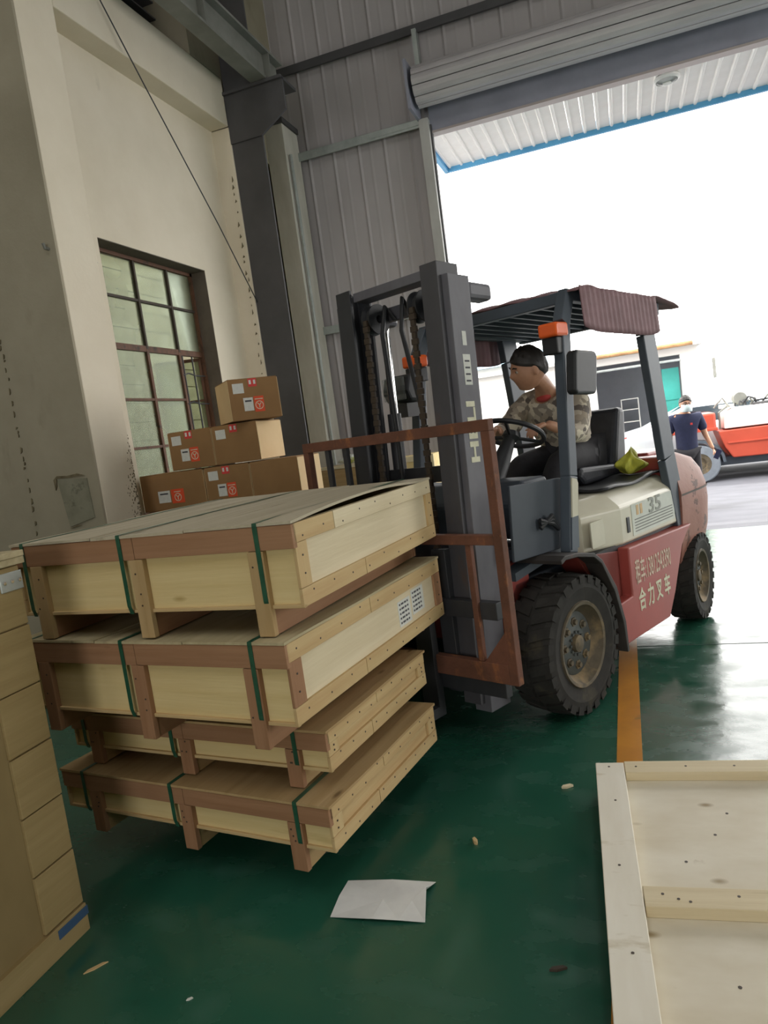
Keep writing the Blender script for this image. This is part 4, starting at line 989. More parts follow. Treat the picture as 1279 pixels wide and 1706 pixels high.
# counterweight
b = MB()
def cw(u, v):
    # v: height parameter, u around the back
    zs = [0.36, 0.45, 0.62, 0.80, 0.90, 1.00, 1.08, 1.13]
    rx = [0.55, 0.62, 0.68, 0.70, 0.68, 0.64, 0.56, 0.40]
    wy = [0.46, 0.50, 0.53, 0.54, 0.54, 0.52, 0.49, 0.44]
    j = min(7, int(round(v * 7)))
    a = -PI / 2 + PI * u; c_ = math.cos(a); s_ = math.sin(a)
    px = (abs(c_) ** 0.42) * rx[j]; py = math.copysign(abs(s_) ** 0.42, s_) * wy[j]
    return (-1.44 - px, py, zs[j])
nu, nv = 25, 8
b.grid(cw, nu, nv); n = len(b.v)
b.f.append(tuple((nv - 1) * nu + i for i in range(nu))); b.f.append(tuple(range(nu - 1, -1, -1)))
b.f.append(tuple([j * nu for j in range(nv)] + [j * nu + nu - 1 for j in range(nv - 1, -1, -1)]))
cwo = b.build('counterweight', M_REDCHIP, fk, smooth=True)
b = MB(); b.grid(lambda u, v: (lambda p: (-1.44 + (p[0] + 1.44) * 1.012, p[1] * 1.012, 0.875 + 0.012 * v))(cw(u, 4 / 7)), 25, 2)
b.build('counterweight_groove', M_NAIL, cwo)
MB().box(-1.95, -1.55, -0.30, 0.30, 1.10, 1.16).build('radiator_cover', M_RED, fk, 0.015)
MB().box(-1.56, -1.40, -0.46, 0.46, 1.0, 1.14).build('rear_cowl', M_RED, fk, 0.02)

# seat
MB().prism([(-0.86, 1.045), (-0.80, 1.10), (-0.82, 1.16), (-1.30, 1.13), (-1.36, 1.05)], -0.26, 0.21, 'xz').build('seat_cushion', M_VINYL, fk, 0.035, seg=3)
MB().prism([(-1.27, 1.12), (-1.38, 1.46), (-1.41, 1.49), (-1.50, 1.48), (-1.45, 1.10), (-1.38, 1.06)], -0.26, 0.20, 'xz').build('seat_back', M_VINYL, fk, 0.035, seg=3)
MB().box(-1.40, -0.88, -0.2, 0.16, 1.03, 1.05).build('seat_rail', M_BLACK, fk)

# cowl, dash, steering
MB().prism([(0.16, 0.80), (0.20, 1.10), (0.10, 1.20), (-0.12, 1.20), (-0.16, 1.02), (-0.02, 0.82)], -0.44, 0.40, 'xz').build('dashboard', M_SLATE2, fk, 0.02)
MB().tube([(-0.02, 0.10, 1.12), (-0.16, 0.10, 1.28), (-0.26, 0.10, 1.39)], [0.055, 0.05, 0.035], 12).build('steering_column', M_BLACK, fk, smooth=True)
sw_c = Vector((-0.29, 0.10, 1.425)); tl = math.radians(-28)
smt = Matrix.Translation(sw_c) @ Matrix.Rotation(tl, 4, 'Y')
b = MB(); b.tube([smt @ Vector((0.18 * math.cos(2 * PI * k / 32), 0.18 * math.sin(2 * PI * k / 32), 0)) for k in range(33)], 0.014, 8, False)
sw = b.build('steering_wheel', M_BLACK, fk, smooth=True)
for k in range(3):
    a = 2 * PI * k / 3 + 0.4
    MB().tube([smt @ Vector((0.02 * math.cos(a), 0.02 * math.sin(a), -0.02)), smt @ Vector((0.175 * math.cos(a), 0.175 * math.sin(a), 0))], 0.011, 6).build('spoke', M_BLACK, sw)
MB().lathe([(0, 0.012), (0.04, 0.01), (0.05, -0.02), (0.03, -0.05)], 16, 'z').build('horn_boss', M_BLACK, sw).matrix_local = smt
for k in range(3): MB().tube([(-0.05 - 0.03 * k, -0.12 - 0.06 * k, 1.05), (-0.14 - 0.03 * k, -0.12 - 0.06 * k, 1.30)], [0.007, 0.009], 6).build('control_lever', M_BLACK, fk)

# overhead guard
def leg(n, pts, w, d, m=M_SLATE):
    b = MB()
    for p, q in zip(pts[:-1], pts[1:]): b.bar(p, q, d, w, (1, 0, 0))
    return b.build(n, m, fk, 0.006)
for sg in (1, -1):
    leg('guard_front_leg', [(-0.09, 0.50 * sg, 0.80), (-0.165, 0.50 * sg, 1.18), (-0.27, 0.49 * sg, 1.95), (-0.36, 0.48 * sg, 2.10)], 0.075, 0.06)
    leg('guard_rear_leg', [(-1.47, 0.50 * sg, 0.70), (-1.36, 0.50 * sg, 1.14), (-1.25, 0.49 * sg, 1.90), (-1.23, 0.49 * sg, 2.08)], 0.165, 0.05)
    MB().bar((-0.33, 0.48 * sg, 2.10), (-1.45, 0.48 * sg, 2.06), 0.05, 0.06).build('roof_side_rail', M_SLATE, fk, 0.005)
MB().bar((-0.36, -0.50, 2.09), (-0.36, 0.50, 2.09), 0.06, 0.06).build('roof_front_rail', M_SLATE, fk, 0.005)
MB().bar((-1.43, -0.50, 2.05), (-1.43, 0.50, 2.05), 0.06, 0.06).build('roof_rear_rail', M_SLATE, fk, 0.005)
for k in range(9):
    y = -0.40 + 0.10 * k
    MB().bar((-0.36, y, 2.085), (-1.43, y, 2.045), 0.022, 0.035).build('roof_bar', M_SLATE, fk)
# canvas laid over the roof, drooping at the near side and the back
def canvas(u, v):
    x = -0.33 - 1.30 * u; y = -0.56 + 1.12 * v
    z = 2.135 + 0.022 * math.sin(PI * v) - 0.035 * u + 0.004 * math.sin(31 * y + 7 * x) + 0.006 * math.sin(23 * x)
    if u > 0.85: z -= 0.25 * (u - 0.85)
    if u < 0.06: z -= 0.02 * (0.06 - u) / 0.06
    return (x, y, z)
b = MB(); b.grid(canvas, 40, 24)
cvs = b.build('roof_canvas', M_CANVAS, fk, smooth=True); cvs.modifiers.new('thick', 'SOLIDIFY').thickness = 0.008
def flap(u, v):
    x = -0.36 - 0.92 * u; dr_ = 0.235 - 0.03 * abs(2 * u - 1) ** 6
    z = 2.135 - 0.035 * (0.03 + 0.7 * u) - dr_ * v
    return (x, 0.562 + 0.0025 * math.sin(120 * x) + 0.01 * v, z)
b = MB(); b.grid(flap, 60, 8)
fl = b.build('roof_flap', M_CANVAS, fk, smooth=True); fl.modifiers.new('thick', 'SOLIDIFY').thickness = 0.005
b = MB(); b.grid(lambda u, v: (lambda p: (p[0], -p[1], p[2]))(flap(u, v)), 60, 8)
fl = b.build('roof_flap', M_CANVAS, fk, smooth=True); fl.modifiers.new('thick', 'SOLIDIFY').thickness = 0.005

# mirror, lamps
MB().tube([(-0.22, 0.53, 1.70), (-0.20, 0.60, 1.71)], 0.011, 8).build('mirror_arm', M_BLACK, fk)
MB().prism([(-0.05, 1.60), (-0.07, 1.585), (-0.245, 1.575), (-0.26, 1.59), (-0.30, 1.765), (-0.285, 1.785), (-0.10, 1.795), (-0.085, 1.78)], 0.60, 0.655, 'xz').build('mirror', M_BLACK, fk, 0.014, seg=3)
for sg in (1, -1):
    lp = MB().box(-0.27, -0.15, 0.47 * sg - 0.05, 0.47 * sg + 0.06, 1.885, 1.955).build('turn_signal', M_ORANGE, fk, 0.014, seg=3)
    MB().box(-0.27, -0.17, 0.47 * sg - 0.045, 0.47 * sg + 0.045, 1.80, 1.884).build('lamp_bracket', M_BLACK, lp, 0.006)
hl = MB().prism([(-0.13, 1.68), (-0.02, 1.69), (0.01, 1.75), (-0.02, 1.84), (-0.13, 1.85)], -0.56, -0.36, 'xz').build('work_lamp', M_BLACK, fk, 0.015)
MB().box(-0.0, 0.02, -0.54, -0.38, 1.70, 1.83).build('lamp_lens', M_CLEAR, hl, 0.004)
MB().box(-0.16, -0.04, -0.5, -0.42, 1.60, 1.68).build('lamp_bracket', M_STEELDARK, hl)

# near front base plate with rounded head
pl = [(0.33, 0.84), (-0.12, 0.82), (-0.20, 1.12), (-0.185, 1.165), (-0.15, 1.178), (0.30, 1.20)]
MB().prism(pl, 0.44, 0.455, 'xz').build('cowl_plate', M_SLATE2, fk, 0.004)
MB().prism([(-0.13, 0.82), (-0.06, 0.82), (-0.09, 0.98), (-0.155, 0.98)], 0.53, 0.537, 'xz').build('plate_edge', M_SLATE, fk)
MB().prism([(-0.095, 0.98), (-0.15, 0.98), (-0.185, 1.14), (-0.175, 1.165), (-0.13, 1.175)], 0.53, 0.538, 'xz').build('plate_edge', M_HOOD, fk)
for sg in (1, -1):
    t = MB().tube([(0.32, 0.38 * sg, 0.93), (0.06, 0.38 * sg, 0.87)], 0.03, 12).build('tilt_cylinder', M_CHROME, fk, smooth=True)
    MB().tube([(0.08, 0.38 * sg, 0.875), (-0.18, 0.38 * sg, 0.83)], 0.045, 12).build('cylinder_barrel', M_SLATE2, t, smooth=True)
for k in range(3): MB().tube([(0.10, 0.47, 1.0 - 0.02 * k), (0.02, 0.49, 0.97 + 0.02 * k), (-0.06, 0.47, 0.93)], 0.012, 8).build('hydraulic_hose', M_BLACK, fk)

# mast, tilted back a little
M_MASTN = mat('mast_inner', '4a494d', '3d3c40', rough=0.5, scale=(5, 5, 2), c3='5a4436', s3=(9, 9, 3), lo3=0.6, hi3=0.8)
mmt = Matrix.Translation((0.44, 0, 0.30)) @ Matrix.Rotation(math.radians(-2.0), 4, 'Y') @ Matrix.Translation((-0.44, 0, -0.30))
def mp(b, n, m, bev=0.003, smooth=False):
    o = b.build(n, m, fk, bev, smooth); o.matrix_local = mmt; return o
for sg in (1, -1):
    s_ = sg
    def chan(x0, x1, yo, yi, t, z0, z1):
        # C section, web outside at yo, open towards the middle
        return MB().prism([(x0, yo), (x1, yo), (x1, yi), (x1 - t, yi), (x1 - t, yo - s_ * t), (x0 + t, yo - s_ * t), (x0 + t, yi), (x0, yi)], z0, z1, 'xy')
    mp(chan(0.37, 0.525, 0.37 * s_, 0.275 * s_, 0.02, 0.16, 2.19), 'outer_mast_rail', M_MAST)
    mp(chan(0.40, 0.555, 0.335 * s_, 0.235 * s_, 0.018, 0.20, 2.25), 'inner_mast_rail', M_MASTDARK if s_ < 0 else M_MASTN)
    b = MB().tube([(0.36, 0.20 * s_, 0.2), (0.36, 0.20 * s_, 1.62)], 0.036, 14); o = mp(b, 'lift_cylinder', M_MASTDARK, 0, True)
    MB().tube([(0.36, 0.20 * s_, 1.62), (0.36, 0.20 * s_, 2.10)], 0.022, 12).build('lift_rod', M_CHROME, o, smooth=True)
    b = MB().lathe([(0.02, -0.028), (0.075, -0.028), (0.075, -0.02), (0.058, -0.012), (0.058, 0.012), (0.075, 0.02), (0.075, 0.028), (0.02, 0.028)], 28, 'y', (0.47, 0.155 * s_, 2.09), True); mp(b, 'chain_pulley', M_BLACK, 0, True)
    b = MB()
    for k in range(46):
        z = 0.75 + 0.029 * k; b.box(0.535, 0.549, 0.155 * s_ - (0.012 if k % 2 else 0.018), 0.155 * s_ + (0.012 if k % 2 else 0.018), z, z + 0.027)
    mp(b, 'lift_chain', M_NAIL, 0)
    mp(MB().box(0.19, 0.38, 0.31 * s_ - 0.03, 0.31 * s_ + 0.06, 2.09, 2.17), 'mast_ear', M_MAST, 0.02)
mp(MB().box(0.43, 0.53, -0.235, 0.235, 2.19, 2.235), 'mast_crossbar', M_MAST)
mp(MB().box(0.37, 0.40, -0.30, 0.30, 2.08, 2.15), 'mast_crossbar', M_MAST)
mp(MB().box(0.37, 0.40, -0.30, 0.30, 1.25, 1.33), 'mast_crossbar', M_MASTDARK)
mp(MB().box(0.37, 0.42, -0.33, 0.33, 0.2, 0.36), 'mast_crossbar', M_MASTDARK)
mp(MB().tube([(0.42, 0.05, 2.08), (0.46, 0.03, 2.16), (0.50, 0.04, 2.0), (0.47, 0.09, 1.6), (0.49, 0.12, 1.1), (0.5, 0.12, 0.7)], 0.012, 8), 'mast_hose', M_BLACK, 0, True)
mp(MB().tube([(0.42, -0.07, 2.08), (0.47, -0.08, 2.14), (0.52, -0.07, 2.0), (0.5, -0.06, 1.5), (0.5, -0.05, 0.7)], 0.012, 8), 'mast_hose', M_BLACK, 0, True)
# lettering on the mast
o = text('HELI', 0.085, M_LETTER, fk, mmt @ frame((0.455, 0.3705, 1.475), (0, 0, 1), (1, 0, 0)), 'mast_lettering', 1.75, 0.003)
mp(MB().box(0.42, 0.475, 0.37, 0.3715, 1.69, 1.83), 'mast_label', M_LABEL)
mp(MB().box(0.435, 0.465, 0.37, 0.3715, 1.87, 1.935), 'mast_label', M_LABEL)
for k in range(4): mp(MB().box(0.43, 0.465, 0.3715, 0.372, 1.705 + 0.03 * k, 1.713 + 0.03 * k), 'label_print', M_INK, 0)

# carriage, load guard and forks
def cp_(b, n, m, bev=0.003): return b.build(n, m, fk, bev)
for z0, z1 in ((0.28, 0.36), (0.64, 0.72)): cp_(MB().box(0.555, 0.60, -0.52, 0.52, z0, z1), 'carriage_bar', M_MASTDARK)
for y in (-0.24, 0.16): cp_(MB().box(0.53, 0.575, y, y + 0.08, 0.26, 0.95), 'carriage_plate', M_MASTDARK)
gx0, gx1 = 0.585, 0.625
cp_(MB().box(gx0, gx1, -0.61, 0.61, 1.475, 1.525), 'guard_top_bar', M_RUST)
for y0, y1 in ((-0.61, -0.57), (0.565, 0.61)): cp_(MB().box(gx0, gx1, y0, y1, 0.36, 1.475), 'guard_post', M_RUST)
cp_(MB().box(gx0, gx1, -0.57, 0.565, 0.985, 1.03), 'guard_mid_bar', M_RUST)
cp_(MB().box(gx0, gx1, -0.57, 0.565, 0.36, 0.45), 'guard_bottom_bar', M_RUST)
for y in (-0.445, -0.31, 0.40): cp_(MB().box(gx0 + 0.008, gx1 - 0.008, y, y + 0.03, 0.45, 0.985), 'guard_bar', M_RUST)
for y in (-0.445, -0.31): cp_(MB().box(gx0 + 0.008, gx1 - 0.008, y, y + 0.03, 1.03, 1.475), 'guard_bar', M_MASTDARK)
cp_(MB().prism([(0.36, 0.36), (0.565, 0.36), (0.565, 0.60)], gx0 + 0.004, gx1 - 0.004, 'yz'), 'guard_gusset', M_RUST)
# fork arms slide under the lowest crate; the tines follow the pockets between its skids
for y in (-0.45, 0.05):
    b = MB(); b.prism([(0.60, 0.72), (0.64, 0.72), (0.645, 0.195), (1.58, 0.19), (1.58, 0.183), (0.70, 0.145), (0.60, 0.145)], y, y + 0.10, 'xz')
    b.build('fork', M_MASTDARK, fk, 0.003)

# painted lettering on the side plate
text('\u79df\u8f66:13812543390', 0.155, M_LETTER2, fk, frame((-0.895, 0.5655, 0.565), (-1, 0, 0), (0, 0, 1)), 'phone_lettering', 0.40, 0.0015)
text('\u5408 \u529b \u53c9 \u8f66', 0.135, M_LETTER, fk, frame((-0.88, 0.5655, 0.40), (-1, 0, 0), (0, 0, 1)), 'name_lettering', 0.66, 0.003)

# odds and ends lying on the hood
mt_ = MB(); mt_.grid(lambda u, v: (-0.62 - 0.82 * u, 0.12 + 0.34 * v, 1.042 + 0.012 * math.sin(9 * u + 4 * v) * math.sin(5 * v) + 0.012 * u), 20, 10)
mo = mt_.build('rubber_mat', M_BLACK, smooth=True); mo.matrix_world = fk.matrix_basis; mo.location = FO; mo.rotation_euler = (0, 0, FR)
mo.modifiers.new('thick', 'SOLIDIFY').thickness = 0.012
tag(mo, 'crumpled black mat lying over the beige hood beside the seat', 'mat')
b = MB()
def rag(u, v):
    a = 6.283 * u; r_ = math.sin(PI * (0.1 + 0.9 * v)) * (1 + 0.28 * math.sin(3 * a + 5 * v) + 0.15 * math.sin(7 * a - 4 * v))
    return (-1.24 - 0.05 * v + 0.11 * r_ * math.cos(a), 0.31 + 0.075 * r_ * math.sin(a), 1.062 + 0.15 * v * (1 + 0.25 * math.sin(2 * a + 1)) - 0.02 * v * v)
b.grid(rag, 40, 16, True)
yo = b.build('yellow_cloth', M_YELLOW, smooth=True); yo.location = FO; yo.rotation_euler = (0, 0, FR)
tag(yo, 'crumpled yellow-green cloth lying on the hood beside the driver seat', 'cloth')

# ------------------------------------------------------------------ people
def evaluated(me, mods, name):
    o = bpy.data.objects.new(name + '_tmp', me); C.objects.link(o)
    for f in mods: f(o)
    dg = bpy.context.evaluated_depsgraph_get(); dg.update()
    out = bpy.data.meshes.new_from_object(o.evaluated_get(dg))
    bpy.data.objects.remove(o)
    return out
def skin_mesh(chains, name, sub=2):
    """chains: list of [(co, radius), ...]; points closer than 1 mm are shared"""
    vs = []; rs = []; es = []
    def idx(p, r):
        for i, q in enumerate(vs):
            if (q - Vector(p)).length < 1e-3: return i
        vs.append(Vector(p)); rs.append(r if isinstance(r, tuple) else (r, r)); return len(vs) - 1
    for ch in chains:
        ids = [idx(p, r) for p, r in ch]
        es += list(zip(ids[:-1], ids[1:]))
    me = bpy.data.meshes.new(name); me.from_pydata([tuple(v) for v in vs], es, [])
    def add(o):
        m = o.modifiers.new('skin', 'SKIN'); m.use_smooth_shade = True
        if not o.data.skin_vertices: o.data.skin_vertices.new()
        for i, sv in enumerate(o.data.skin_vertices[0].data):
            sv.radius = rs[i]; sv.use_root = (i == 0)
        s = o.modifiers.new('sub', 'SUBSURF'); s.levels = sub; s.render_levels = sub
    return evaluated(me, [add], name)
def fuse(meshes, name, voxel):
    bm = bmesh.new()
    for me in meshes: bm.from_mesh(me)
    j = bpy.data.meshes.new(name); bm.to_mesh(j); bm.free()
    def add(o):
        r = o.modifiers.new('remesh', 'REMESH'); r.mode = 'VOXEL'; r.voxel_size = voxel; r.use_smooth_shade = True
        s = o.modifiers.new('smooth', 'SMOOTH'); s.factor = 0.5; s.iterations = 2
    return evaluated(j, [add], name)
def head_mesh(mt, s=1.0):
    """head in its own frame: +x face, +z crown, origin at the middle of the skull; returns skin mesh (with ears), hair mesh"""
    b = MB(); n, m = 36, 26
    def surf(u, v, grow=0.0):
        th = 2 * PI * u; ph = PI * (0.02 + 0.96 * v)
        x = math.sin(ph) * math.cos(th); y = math.sin(ph) * math.sin(th); z = math.cos(ph)
        rx, ry, rz = 0.098, 0.076, 0.118
        px, py, pz = x * rx, y * ry, z * rz
        if z < 0:     # jaw narrows, face goes down to the chin
            k = -z; py *= 1 - 0.30 * k * k
            px += 0.012 * k if x > 0 else 0.030 * k * k
        if x > 0:
            fr = max(0, x) ** 3
            nose = math.exp(-((y / 0.16) ** 2)) * math.exp(-(((z + 0.12) / 0.17) ** 2)) * (1.0 if z < 0.25 else 0.3)
            px += 0.024 * nose * fr
            brow = math.exp(-(((z - 0.22) / 0.09) ** 2)); px += 0.006 * brow * fr
            eye = math.exp(-(((abs(y) - 0.38) / 0.16) ** 2)) * math.exp(-(((z - 0.06) / 0.10) ** 2)); px -= 0.010 * eye
            lip = math.exp(-(((z + 0.48) / 0.07) ** 2)) * math.exp(-((y / 0.3) ** 2)); px += 0.007 * lip
            mouth = math.exp(-(((z + 0.50) / 0.022) ** 2)) * math.exp(-((y / 0.3) ** 2)); px -= 0.006 * mouth
            chin = math.exp(-(((z + 0.82) / 0.14) ** 2)) * math.exp(-((y / 0.3) ** 2)); px += 0.014 * chin
        v3 = Vector((px, py, pz))
        if grow: v3 += v3.normalized() * grow
        return v3 * s
    b.grid(lambda u, v: mt @ surf(u, v), n, m, True)
    b.f.append(tuple(range(n))); b.f.append(tuple((m - 1) * n + i for i in range(n)))
    for sg in (-1, 1):
        b.sphere(mt @ (Vector((-0.008, sg * 0.078, -0.005)) * s), 0.030 * s, 12, 8, (0.62, 0.28, 1.0), mt.to_3x3())
    hair = MB()
    def hs(u, v):
        th = 2 * PI * u; cut = 0.33 + 0.012 * math.sin(37 * th) + 0.34 * max(0, -math.cos(th)) + 0.12 * (1 - abs(math.cos(th))) ** 0.7
        p = surf(u, v * cut, 0.0)
        k = 0.011 + 0.004 * math.sin(17 * th + 9 * v) + 0.003 * math.sin(41 * th)
        if v > 0.96: k = 0.002
        return mt @ (p + p.normalized() * k)
    hair.grid(hs, 36, 14, True); hair.f.append(tuple(range(36)))
    return b.mesh('head'), hair
def hand_chains(wrist, d, n, side, curl=0.35, s=1.0):
    """wrist point, d: direction along the hand, n: back-of-hand normal, side: thumb direction"""
    w = Vector(wrist); d = Vector(d).normalized(); n = Vector(n).normalized(); t = Vector(side).normalized()
    palm = [w, w + d * 0.05 * s, w + d * 0.085 * s]
    ch = [[(palm[0], (0.021 * s, 0.016 * s)), (palm[1], (0.026 * s, 0.016 * s)), (palm[2], (0.030 * s, 0.014 * s))]]
    out = [skin_mesh(ch, 'palm', 2)]
    for k, L in enumerate((0.072, 0.08, 0.074, 0.058)):
        off = t * (0.026 - 0.0175 * k) * s
        p = palm[2] - d * 0.012 * s + off; c_ = []; dd = d.copy(); r = 0.0088 * s
        c_.append((p, r)); a = curl
        for q in (0.45, 0.32, 0.23):
            dd = (Quaternion(n.cross(d), a) @ dd); p = p + dd * L * q * s; c_.append((p, r * (1 - 0.12 * len(c_)))); a = curl * 1.25
        out.append(skin_mesh([c_], 'finger', 2))
    p = w + d * 0.022 * s + t * 0.018 * s
    c_ = [(p, 0.011 * s)]; dd = (d * 0.6 + t * 0.75 - n * 0.2).normalized()
    p = p + dd * 0.036 * s; c_.append((p, 0.0105 * s)); dd = (dd + d * 0.6 - n * 0.35).normalized(); p = p + dd * 0.03 * s; c_.append((p, 0.0095 * s)); p = p + dd * 0.022 * s; c_.append((p, 0.008 * s))
    out.append(skin_mesh([c_], 'thumb', 2))
    return out
def obj_of(me, name, m, parent, smooth=True):
    o = bpy.data.objects.new(name, me); C.objects.link(o); o.parent = parent
    me.materials.clear(); me.materials.append(m)
    if smooth: me.polygons.foreach_set('use_smooth', [True] * len(me.polygons))
    return o
def axes(x, z):
    x = Vector(x).normalized(); z = Vector(z); y = z.cross(x).normalized(); z = x.cross(y)
    return Matrix(((x.x, y.x, z.x), (x.y, y.y, z.y), (x.z, y.z, z.z))).to_4x4()

# ---- driver, in the forklift's own frame
dv = thing('person', 'driver in a mottled checked shirt leaning forward over the forklift steering wheel', 'person', FO, FR)
pel = Vector((-1.10, 0.0, 1.235)); ab = Vector((-1.03, 0.0, 1.36)); ch = Vector((-0.93, 0.01, 1.51)); nb_ = Vector((-0.82, 0.03, 1.625)); nk = Vector((-0.74, 0.06, 1.69))
hd = Vector((-0.62, 0.05, 1.785))
ls = Vector((-0.89, 0.20, 1.575)); rs_ = Vector((-0.88, -0.18, 1.575))
le = Vector((-0.69, 0.28, 1.36)); lw = Vector((-0.475, 0.21, 1.455)); re_ = Vector((-0.62, -0.2, 1.40)); rw = Vector((-0.40, -0.07, 1.46))
lk = Vector((-0.66, 0.15, 1.21)); la = Vector((-0.42, 0.17, 0.90)); rk_ = Vector((-0.66, -0.12, 1.21)); ra = Vector((-0.42, -0.13, 0.90))
core = [(pel, (0.13, 0.10)), (ab, (0.115, 0.09)), (ch, (0.13, 0.095)), (nb_, (0.07, 0.065)), (nk, 0.055), (hd - Vector((0.02, 0, 0.03)), 0.055)]
bod = skin_mesh([core, [(ch, (0.13, 0.095)), (ls, 0.055), (le, 0.045), (lw, 0.028)], [(ch, (0.13, 0.095)), (rs_, 0.055), (re_, 0.045), (rw, 0.028)],
                 [(pel, (0.15, 0.12)), (pel + Vector((0.05, 0.10, -0.01)), 0.085), (lk, 0.06), (la, 0.04)], [(pel, (0.15, 0.12)), (pel + Vector((0.05, -0.10, -0.01)), 0.085), (rk_, 0.06), (ra, 0.04)]], 'body')
face = Vector((0.78, -0.62, -0.22))
hm = Matrix.Translation(hd) @ axes(face, (0.12, 0.1, 1))
hmesh, hair = head_mesh(hm, 1.06)
lh = hand_chains(lw, (0.6, -0.2, -0.15), (0.1, 0.3, 1), (0.2, -1, 0.2), 0.5)
rh_ = hand_chains(rw, (0.6, 0.1, -0.15), (0.1, -0.2, 1), (0.1, 1, 0.2), 0.5)
obj_of(fuse([bod, hmesh] + lh + rh_, 'body', 0.0065), 'body', M_SKIN, dv)
hair.build('hair', M_HAIR, dv, smooth=True)
M_EYE = mat('eye_white', 'b3a698', rough=0.3)
def eyes(par, mt, s):
    for sg in (-1, 1):
        e = MB().sphere(mt @ (Vector((0.077, sg * 0.031, 0.008)) * s), 0.0118 * s, 12, 8).build('eye', M_EYE, par, smooth=True)
        MB().sphere(mt @ (Vector((0.0845, sg * 0.031, 0.008)) * s), 0.0058 * s, 10, 6).build('iris', M_HAIR, e, smooth=True)
        MB().tube([mt @ (Vector((0.094, sg * 0.016, 0.030)) * s), mt @ (Vector((0.095, sg * 0.032, 0.035)) * s), mt @ (Vector((0.084, sg * 0.05, 0.030)) * s)], 0.004 * s, 6).build('eyebrow', M_HAIR, par)
eyes(dv, hm, 1.06)
g = 0.014
def infl(ch_, k): return [(p, (r[0] + k, r[1] + k) if isinstance(r, tuple) else r + k) for p, r in ch_]
shirt = skin_mesh([infl([(pel + Vector((0, 0, -0.03)), (0.16, 0.125)), (ab, (0.155, 0.12)), (ch, (0.165, 0.125)), (nb_ + Vector((-0.01, 0, -0.01)), (0.082, 0.075))], g),
                   infl([(ch, (0.165, 0.125)), (ls, 0.07), (ls.lerp(le, 0.55), 0.062), (le, 0.056), (le.lerp(lw, 0.7), 0.042)], 0.01),
                   infl([(ch, (0.165, 0.125)), (rs_, 0.07), (rs_.lerp(re_, 0.55), 0.062), (re_, 0.056), (re_.lerp(rw, 0.7), 0.042)], 0.01)], 'shirt')
so_ = obj_of(shirt, 'shirt', M_SHIRT, dv)
tx = bpy.data.textures.new('creases', 'CLOUDS'); tx.noise_scale = 0.09
dm = so_.modifiers.new('creases', 'DISPLACE'); dm.texture = tx; dm.strength = 0.022; dm.mid_level = 0.5
obj_of(skin_mesh([[(nb_ + Vector((0.02, 0.0, -0.05)), (0.07, 0.05)), (nb_ + Vector((0.035, -0.01, 0.02)), (0.07, 0.055))]], 'undershirt'), 'undershirt', mat('red_vest', 'b5443f', rough=0.85), dv)
tr_ = skin_mesh([infl([(pel, (0.15, 0.11)), (pel + Vector((0.05, 0.10, -0.01)), 0.088), (lk, 0.066), (la + Vector((0, 0, 0.03)), 0.055)], 0.012), infl([(pel, (0.15, 0.11)), (pel + Vector((0.05, -0.10, -0.01)), 0.088), (rk_, 0.066), (ra + Vector((0, 0, 0.03)), 0.055)], 0.012)], 'trousers')
obj_of(tr_, 'trousers', M_TROUSER, dv)
for a_ in (la, ra):
    obj_of(skin_mesh([[(a_ + Vector((-0.02, 0, -0.005)), 0.04), (a_ + Vector((0.02, 0, -0.03)), (0.045, 0.03)), (a_ + Vector((0.15, 0, -0.035)), (0.04, 0.022))]], 'shoe'), 'shoe', M_BLACK, dv)

# ---- man with a face mask, walking in the yard
mn = thing('person', 'man in a navy polo shirt and pale face mask walking in the yard', 'person', (0.80, 11.4, ZG))
def V(*a): return Vector(a)
# local frame: x right in the picture, y away; he faces the hall, half turned to the right
P0 = V(0, 0, 0.93); P1 = V(0, 0, 1.12); P2 = V(0, 0, 1.33); P3 = V(0.01, -0.01, 1.455); P4 = V(0.015, -0.015, 1.50); HD = V(0.025, -0.03, 1.575)
LS = V(0.19, 0.03, 1.38); RS = V(-0.18, -0.02, 1.38); LE = V(0.26, 0.05, 1.10); LW = V(0.34, -0.06, 0.88); RE = V(-0.23, -0.02, 1.10); RW = V(-0.21, -0.08, 0.86)
LK = V(0.10, -0.05, 0.50); LA = V(0.13, 0.12, 0.10); RK = V(-0.10, -0.14, 0.50); RA = V(-0.09, -0.16, 0.085)
bod = skin_mesh([[(P0, (0.15, 0.11)), (P1, (0.135, 0.10)), (P2, (0.155, 0.11)), (P3, (0.065, 0.06)), (P4, 0.052), (HD - V(0, 0, 0.04), 0.052)],
                 [(P2, (0.155, 0.11)), (LS, 0.06), (LE, 0.042), (LW, 0.027)], [(P2, (0.155, 0.11)), (RS, 0.06), (RE, 0.042), (RW, 0.027)],
                 [(P0, (0.15, 0.11)), (V(0.09, 0, 0.86), 0.085), (LK, 0.058), (LA, 0.038)], [(P0, (0.15, 0.11)), (V(-0.09, 0, 0.86), 0.085), (RK, 0.058), (RA, 0.038)]], 'body')
hm = Matrix.Translation(HD) @ axes((0.25, -1, -0.08), (0, 0, 1))
hmesh, hair = head_mesh(hm, 1.0)
h1 = hand_chains(LW, (0.25, -0.2, -1), (0.9, 0.3, 0.2), (-0.2, -1, 0), 0.4)
h2 = hand_chains(RW, (0.05, -0.1, -1), (-1, 0, 0), (0, -1, 0), 0.3)
obj_of(fuse([bod, hmesh] + h1 + h2, 'body', 0.0075), 'body', M_SKIN, mn)
hair.build('hair', M_HAIR, mn, smooth=True)
eyes(mn, hm, 1.0)
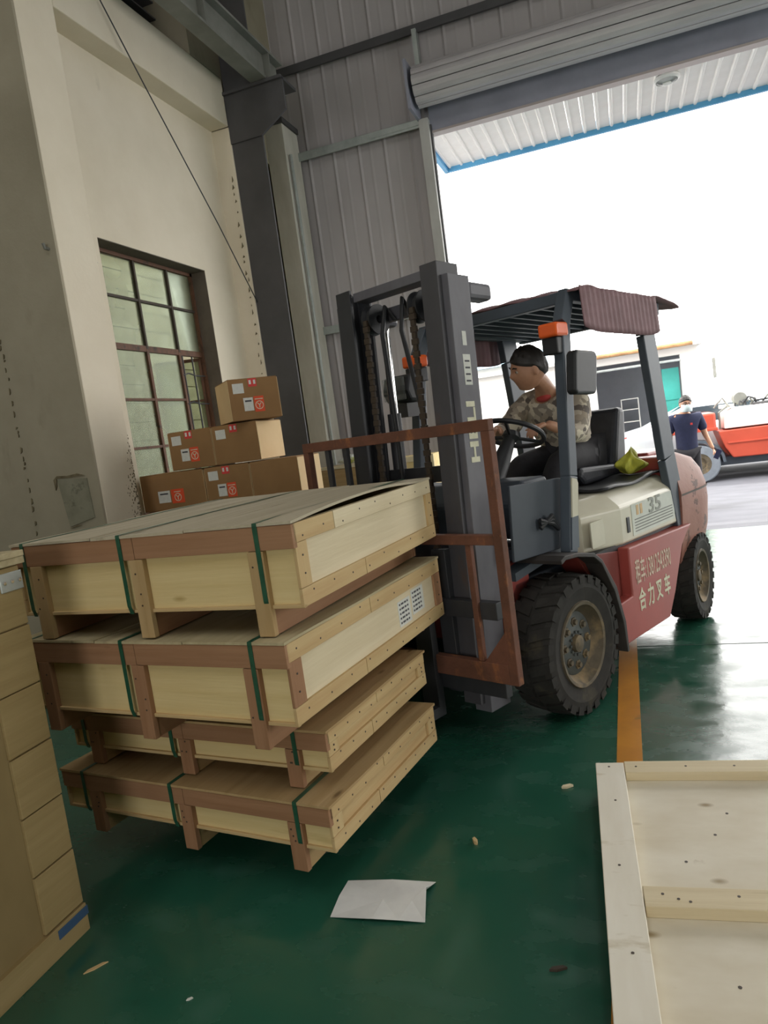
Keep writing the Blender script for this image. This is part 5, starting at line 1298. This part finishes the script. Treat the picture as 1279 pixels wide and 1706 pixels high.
shirt = skin_mesh([infl([(P0 + V(0, 0, -0.14), (0.15, 0.12)), (P0 + V(0, 0, -0.03), (0.155, 0.12)), (P1, (0.145, 0.105)), (P2, (0.16, 0.115)), (P3 + V(0, 0, -0.02), (0.075, 0.07))], 0.012),
                   infl([(P2, (0.16, 0.115)), (LS, 0.068), (LS.lerp(LE, 0.8), 0.06)], 0.01), infl([(P2, (0.16, 0.115)), (RS, 0.068), (RS.lerp(RE, 0.8), 0.06)], 0.01)], 'shirt')
so_ = obj_of(shirt, 'polo_shirt', M_NAVY, mn)
MB().box(0.06, 0.09, -0.139, -0.132, 1.27, 1.30).build('chest_badge', M_TAPE, so_)
tr_ = skin_mesh([infl([(P0, (0.152, 0.112)), (V(0.09, 0, 0.86), 0.088), (LK, 0.066), (LA + V(0, 0, 0.02), 0.055)], 0.01), infl([(P0, (0.152, 0.112)), (V(-0.09, 0, 0.86), 0.088), (RK, 0.066), (RA + V(0, 0, 0.02), 0.055)], 0.01)], 'trousers')
obj_of(tr_, 'trousers', M_TROUSER, mn)
for a_ in (LA, RA):
    obj_of(skin_mesh([[(a_ + V(0, 0.03, -0.02), 0.04), (a_ + V(0.01, -0.03, -0.05), (0.042, 0.032)), (a_ + V(0.03, -0.16, -0.055), (0.04, 0.024))]], 'shoe'), 'shoe', M_BLACK, mn)
b = MB(); b.grid(lambda u, v: hm @ V((0.109 + 0.018 * math.sin(PI * v)) * math.cos(-1.15 + 2.3 * u), 0.086 * math.sin(-1.15 + 2.3 * u) , 0.0 - 0.105 * v), 16, 8)
mk = b.build('face_mask', mat('mask_pale', 'cfe0e0', rough=0.8), mn, smooth=True); mk.modifiers.new('thick', 'SOLIDIFY').thickness = 0.004
for sg in (-1, 1):
    gl = MB(); gl.tube([hm @ V(0.104, sg * 0.036 + 0.026 * math.cos(2 * PI * k / 16), 0.018 + 0.018 * math.sin(2 * PI * k / 16)) for k in range(17)], 0.003, 6, False)
    gl.tube([hm @ V(0.10, sg * 0.06, 0.02), hm @ V(0.02, sg * 0.085, 0.015)], 0.003, 6)
    gl.build('glasses_rim', M_BLACK, mn)
ph = MB().box(-0.035, 0.035, -0.004, 0.004, -0.07, 0.07, Matrix.Translation(LW + V(0.045, -0.075, -0.07)) @ Matrix.Rotation(0.5, 4, 'Y')).build('mobile_phone', M_NAVY, None, 0.006)
ph.location = mn.location
tag(ph, 'dark mobile phone held low in the masked man\'s hand', 'phone')
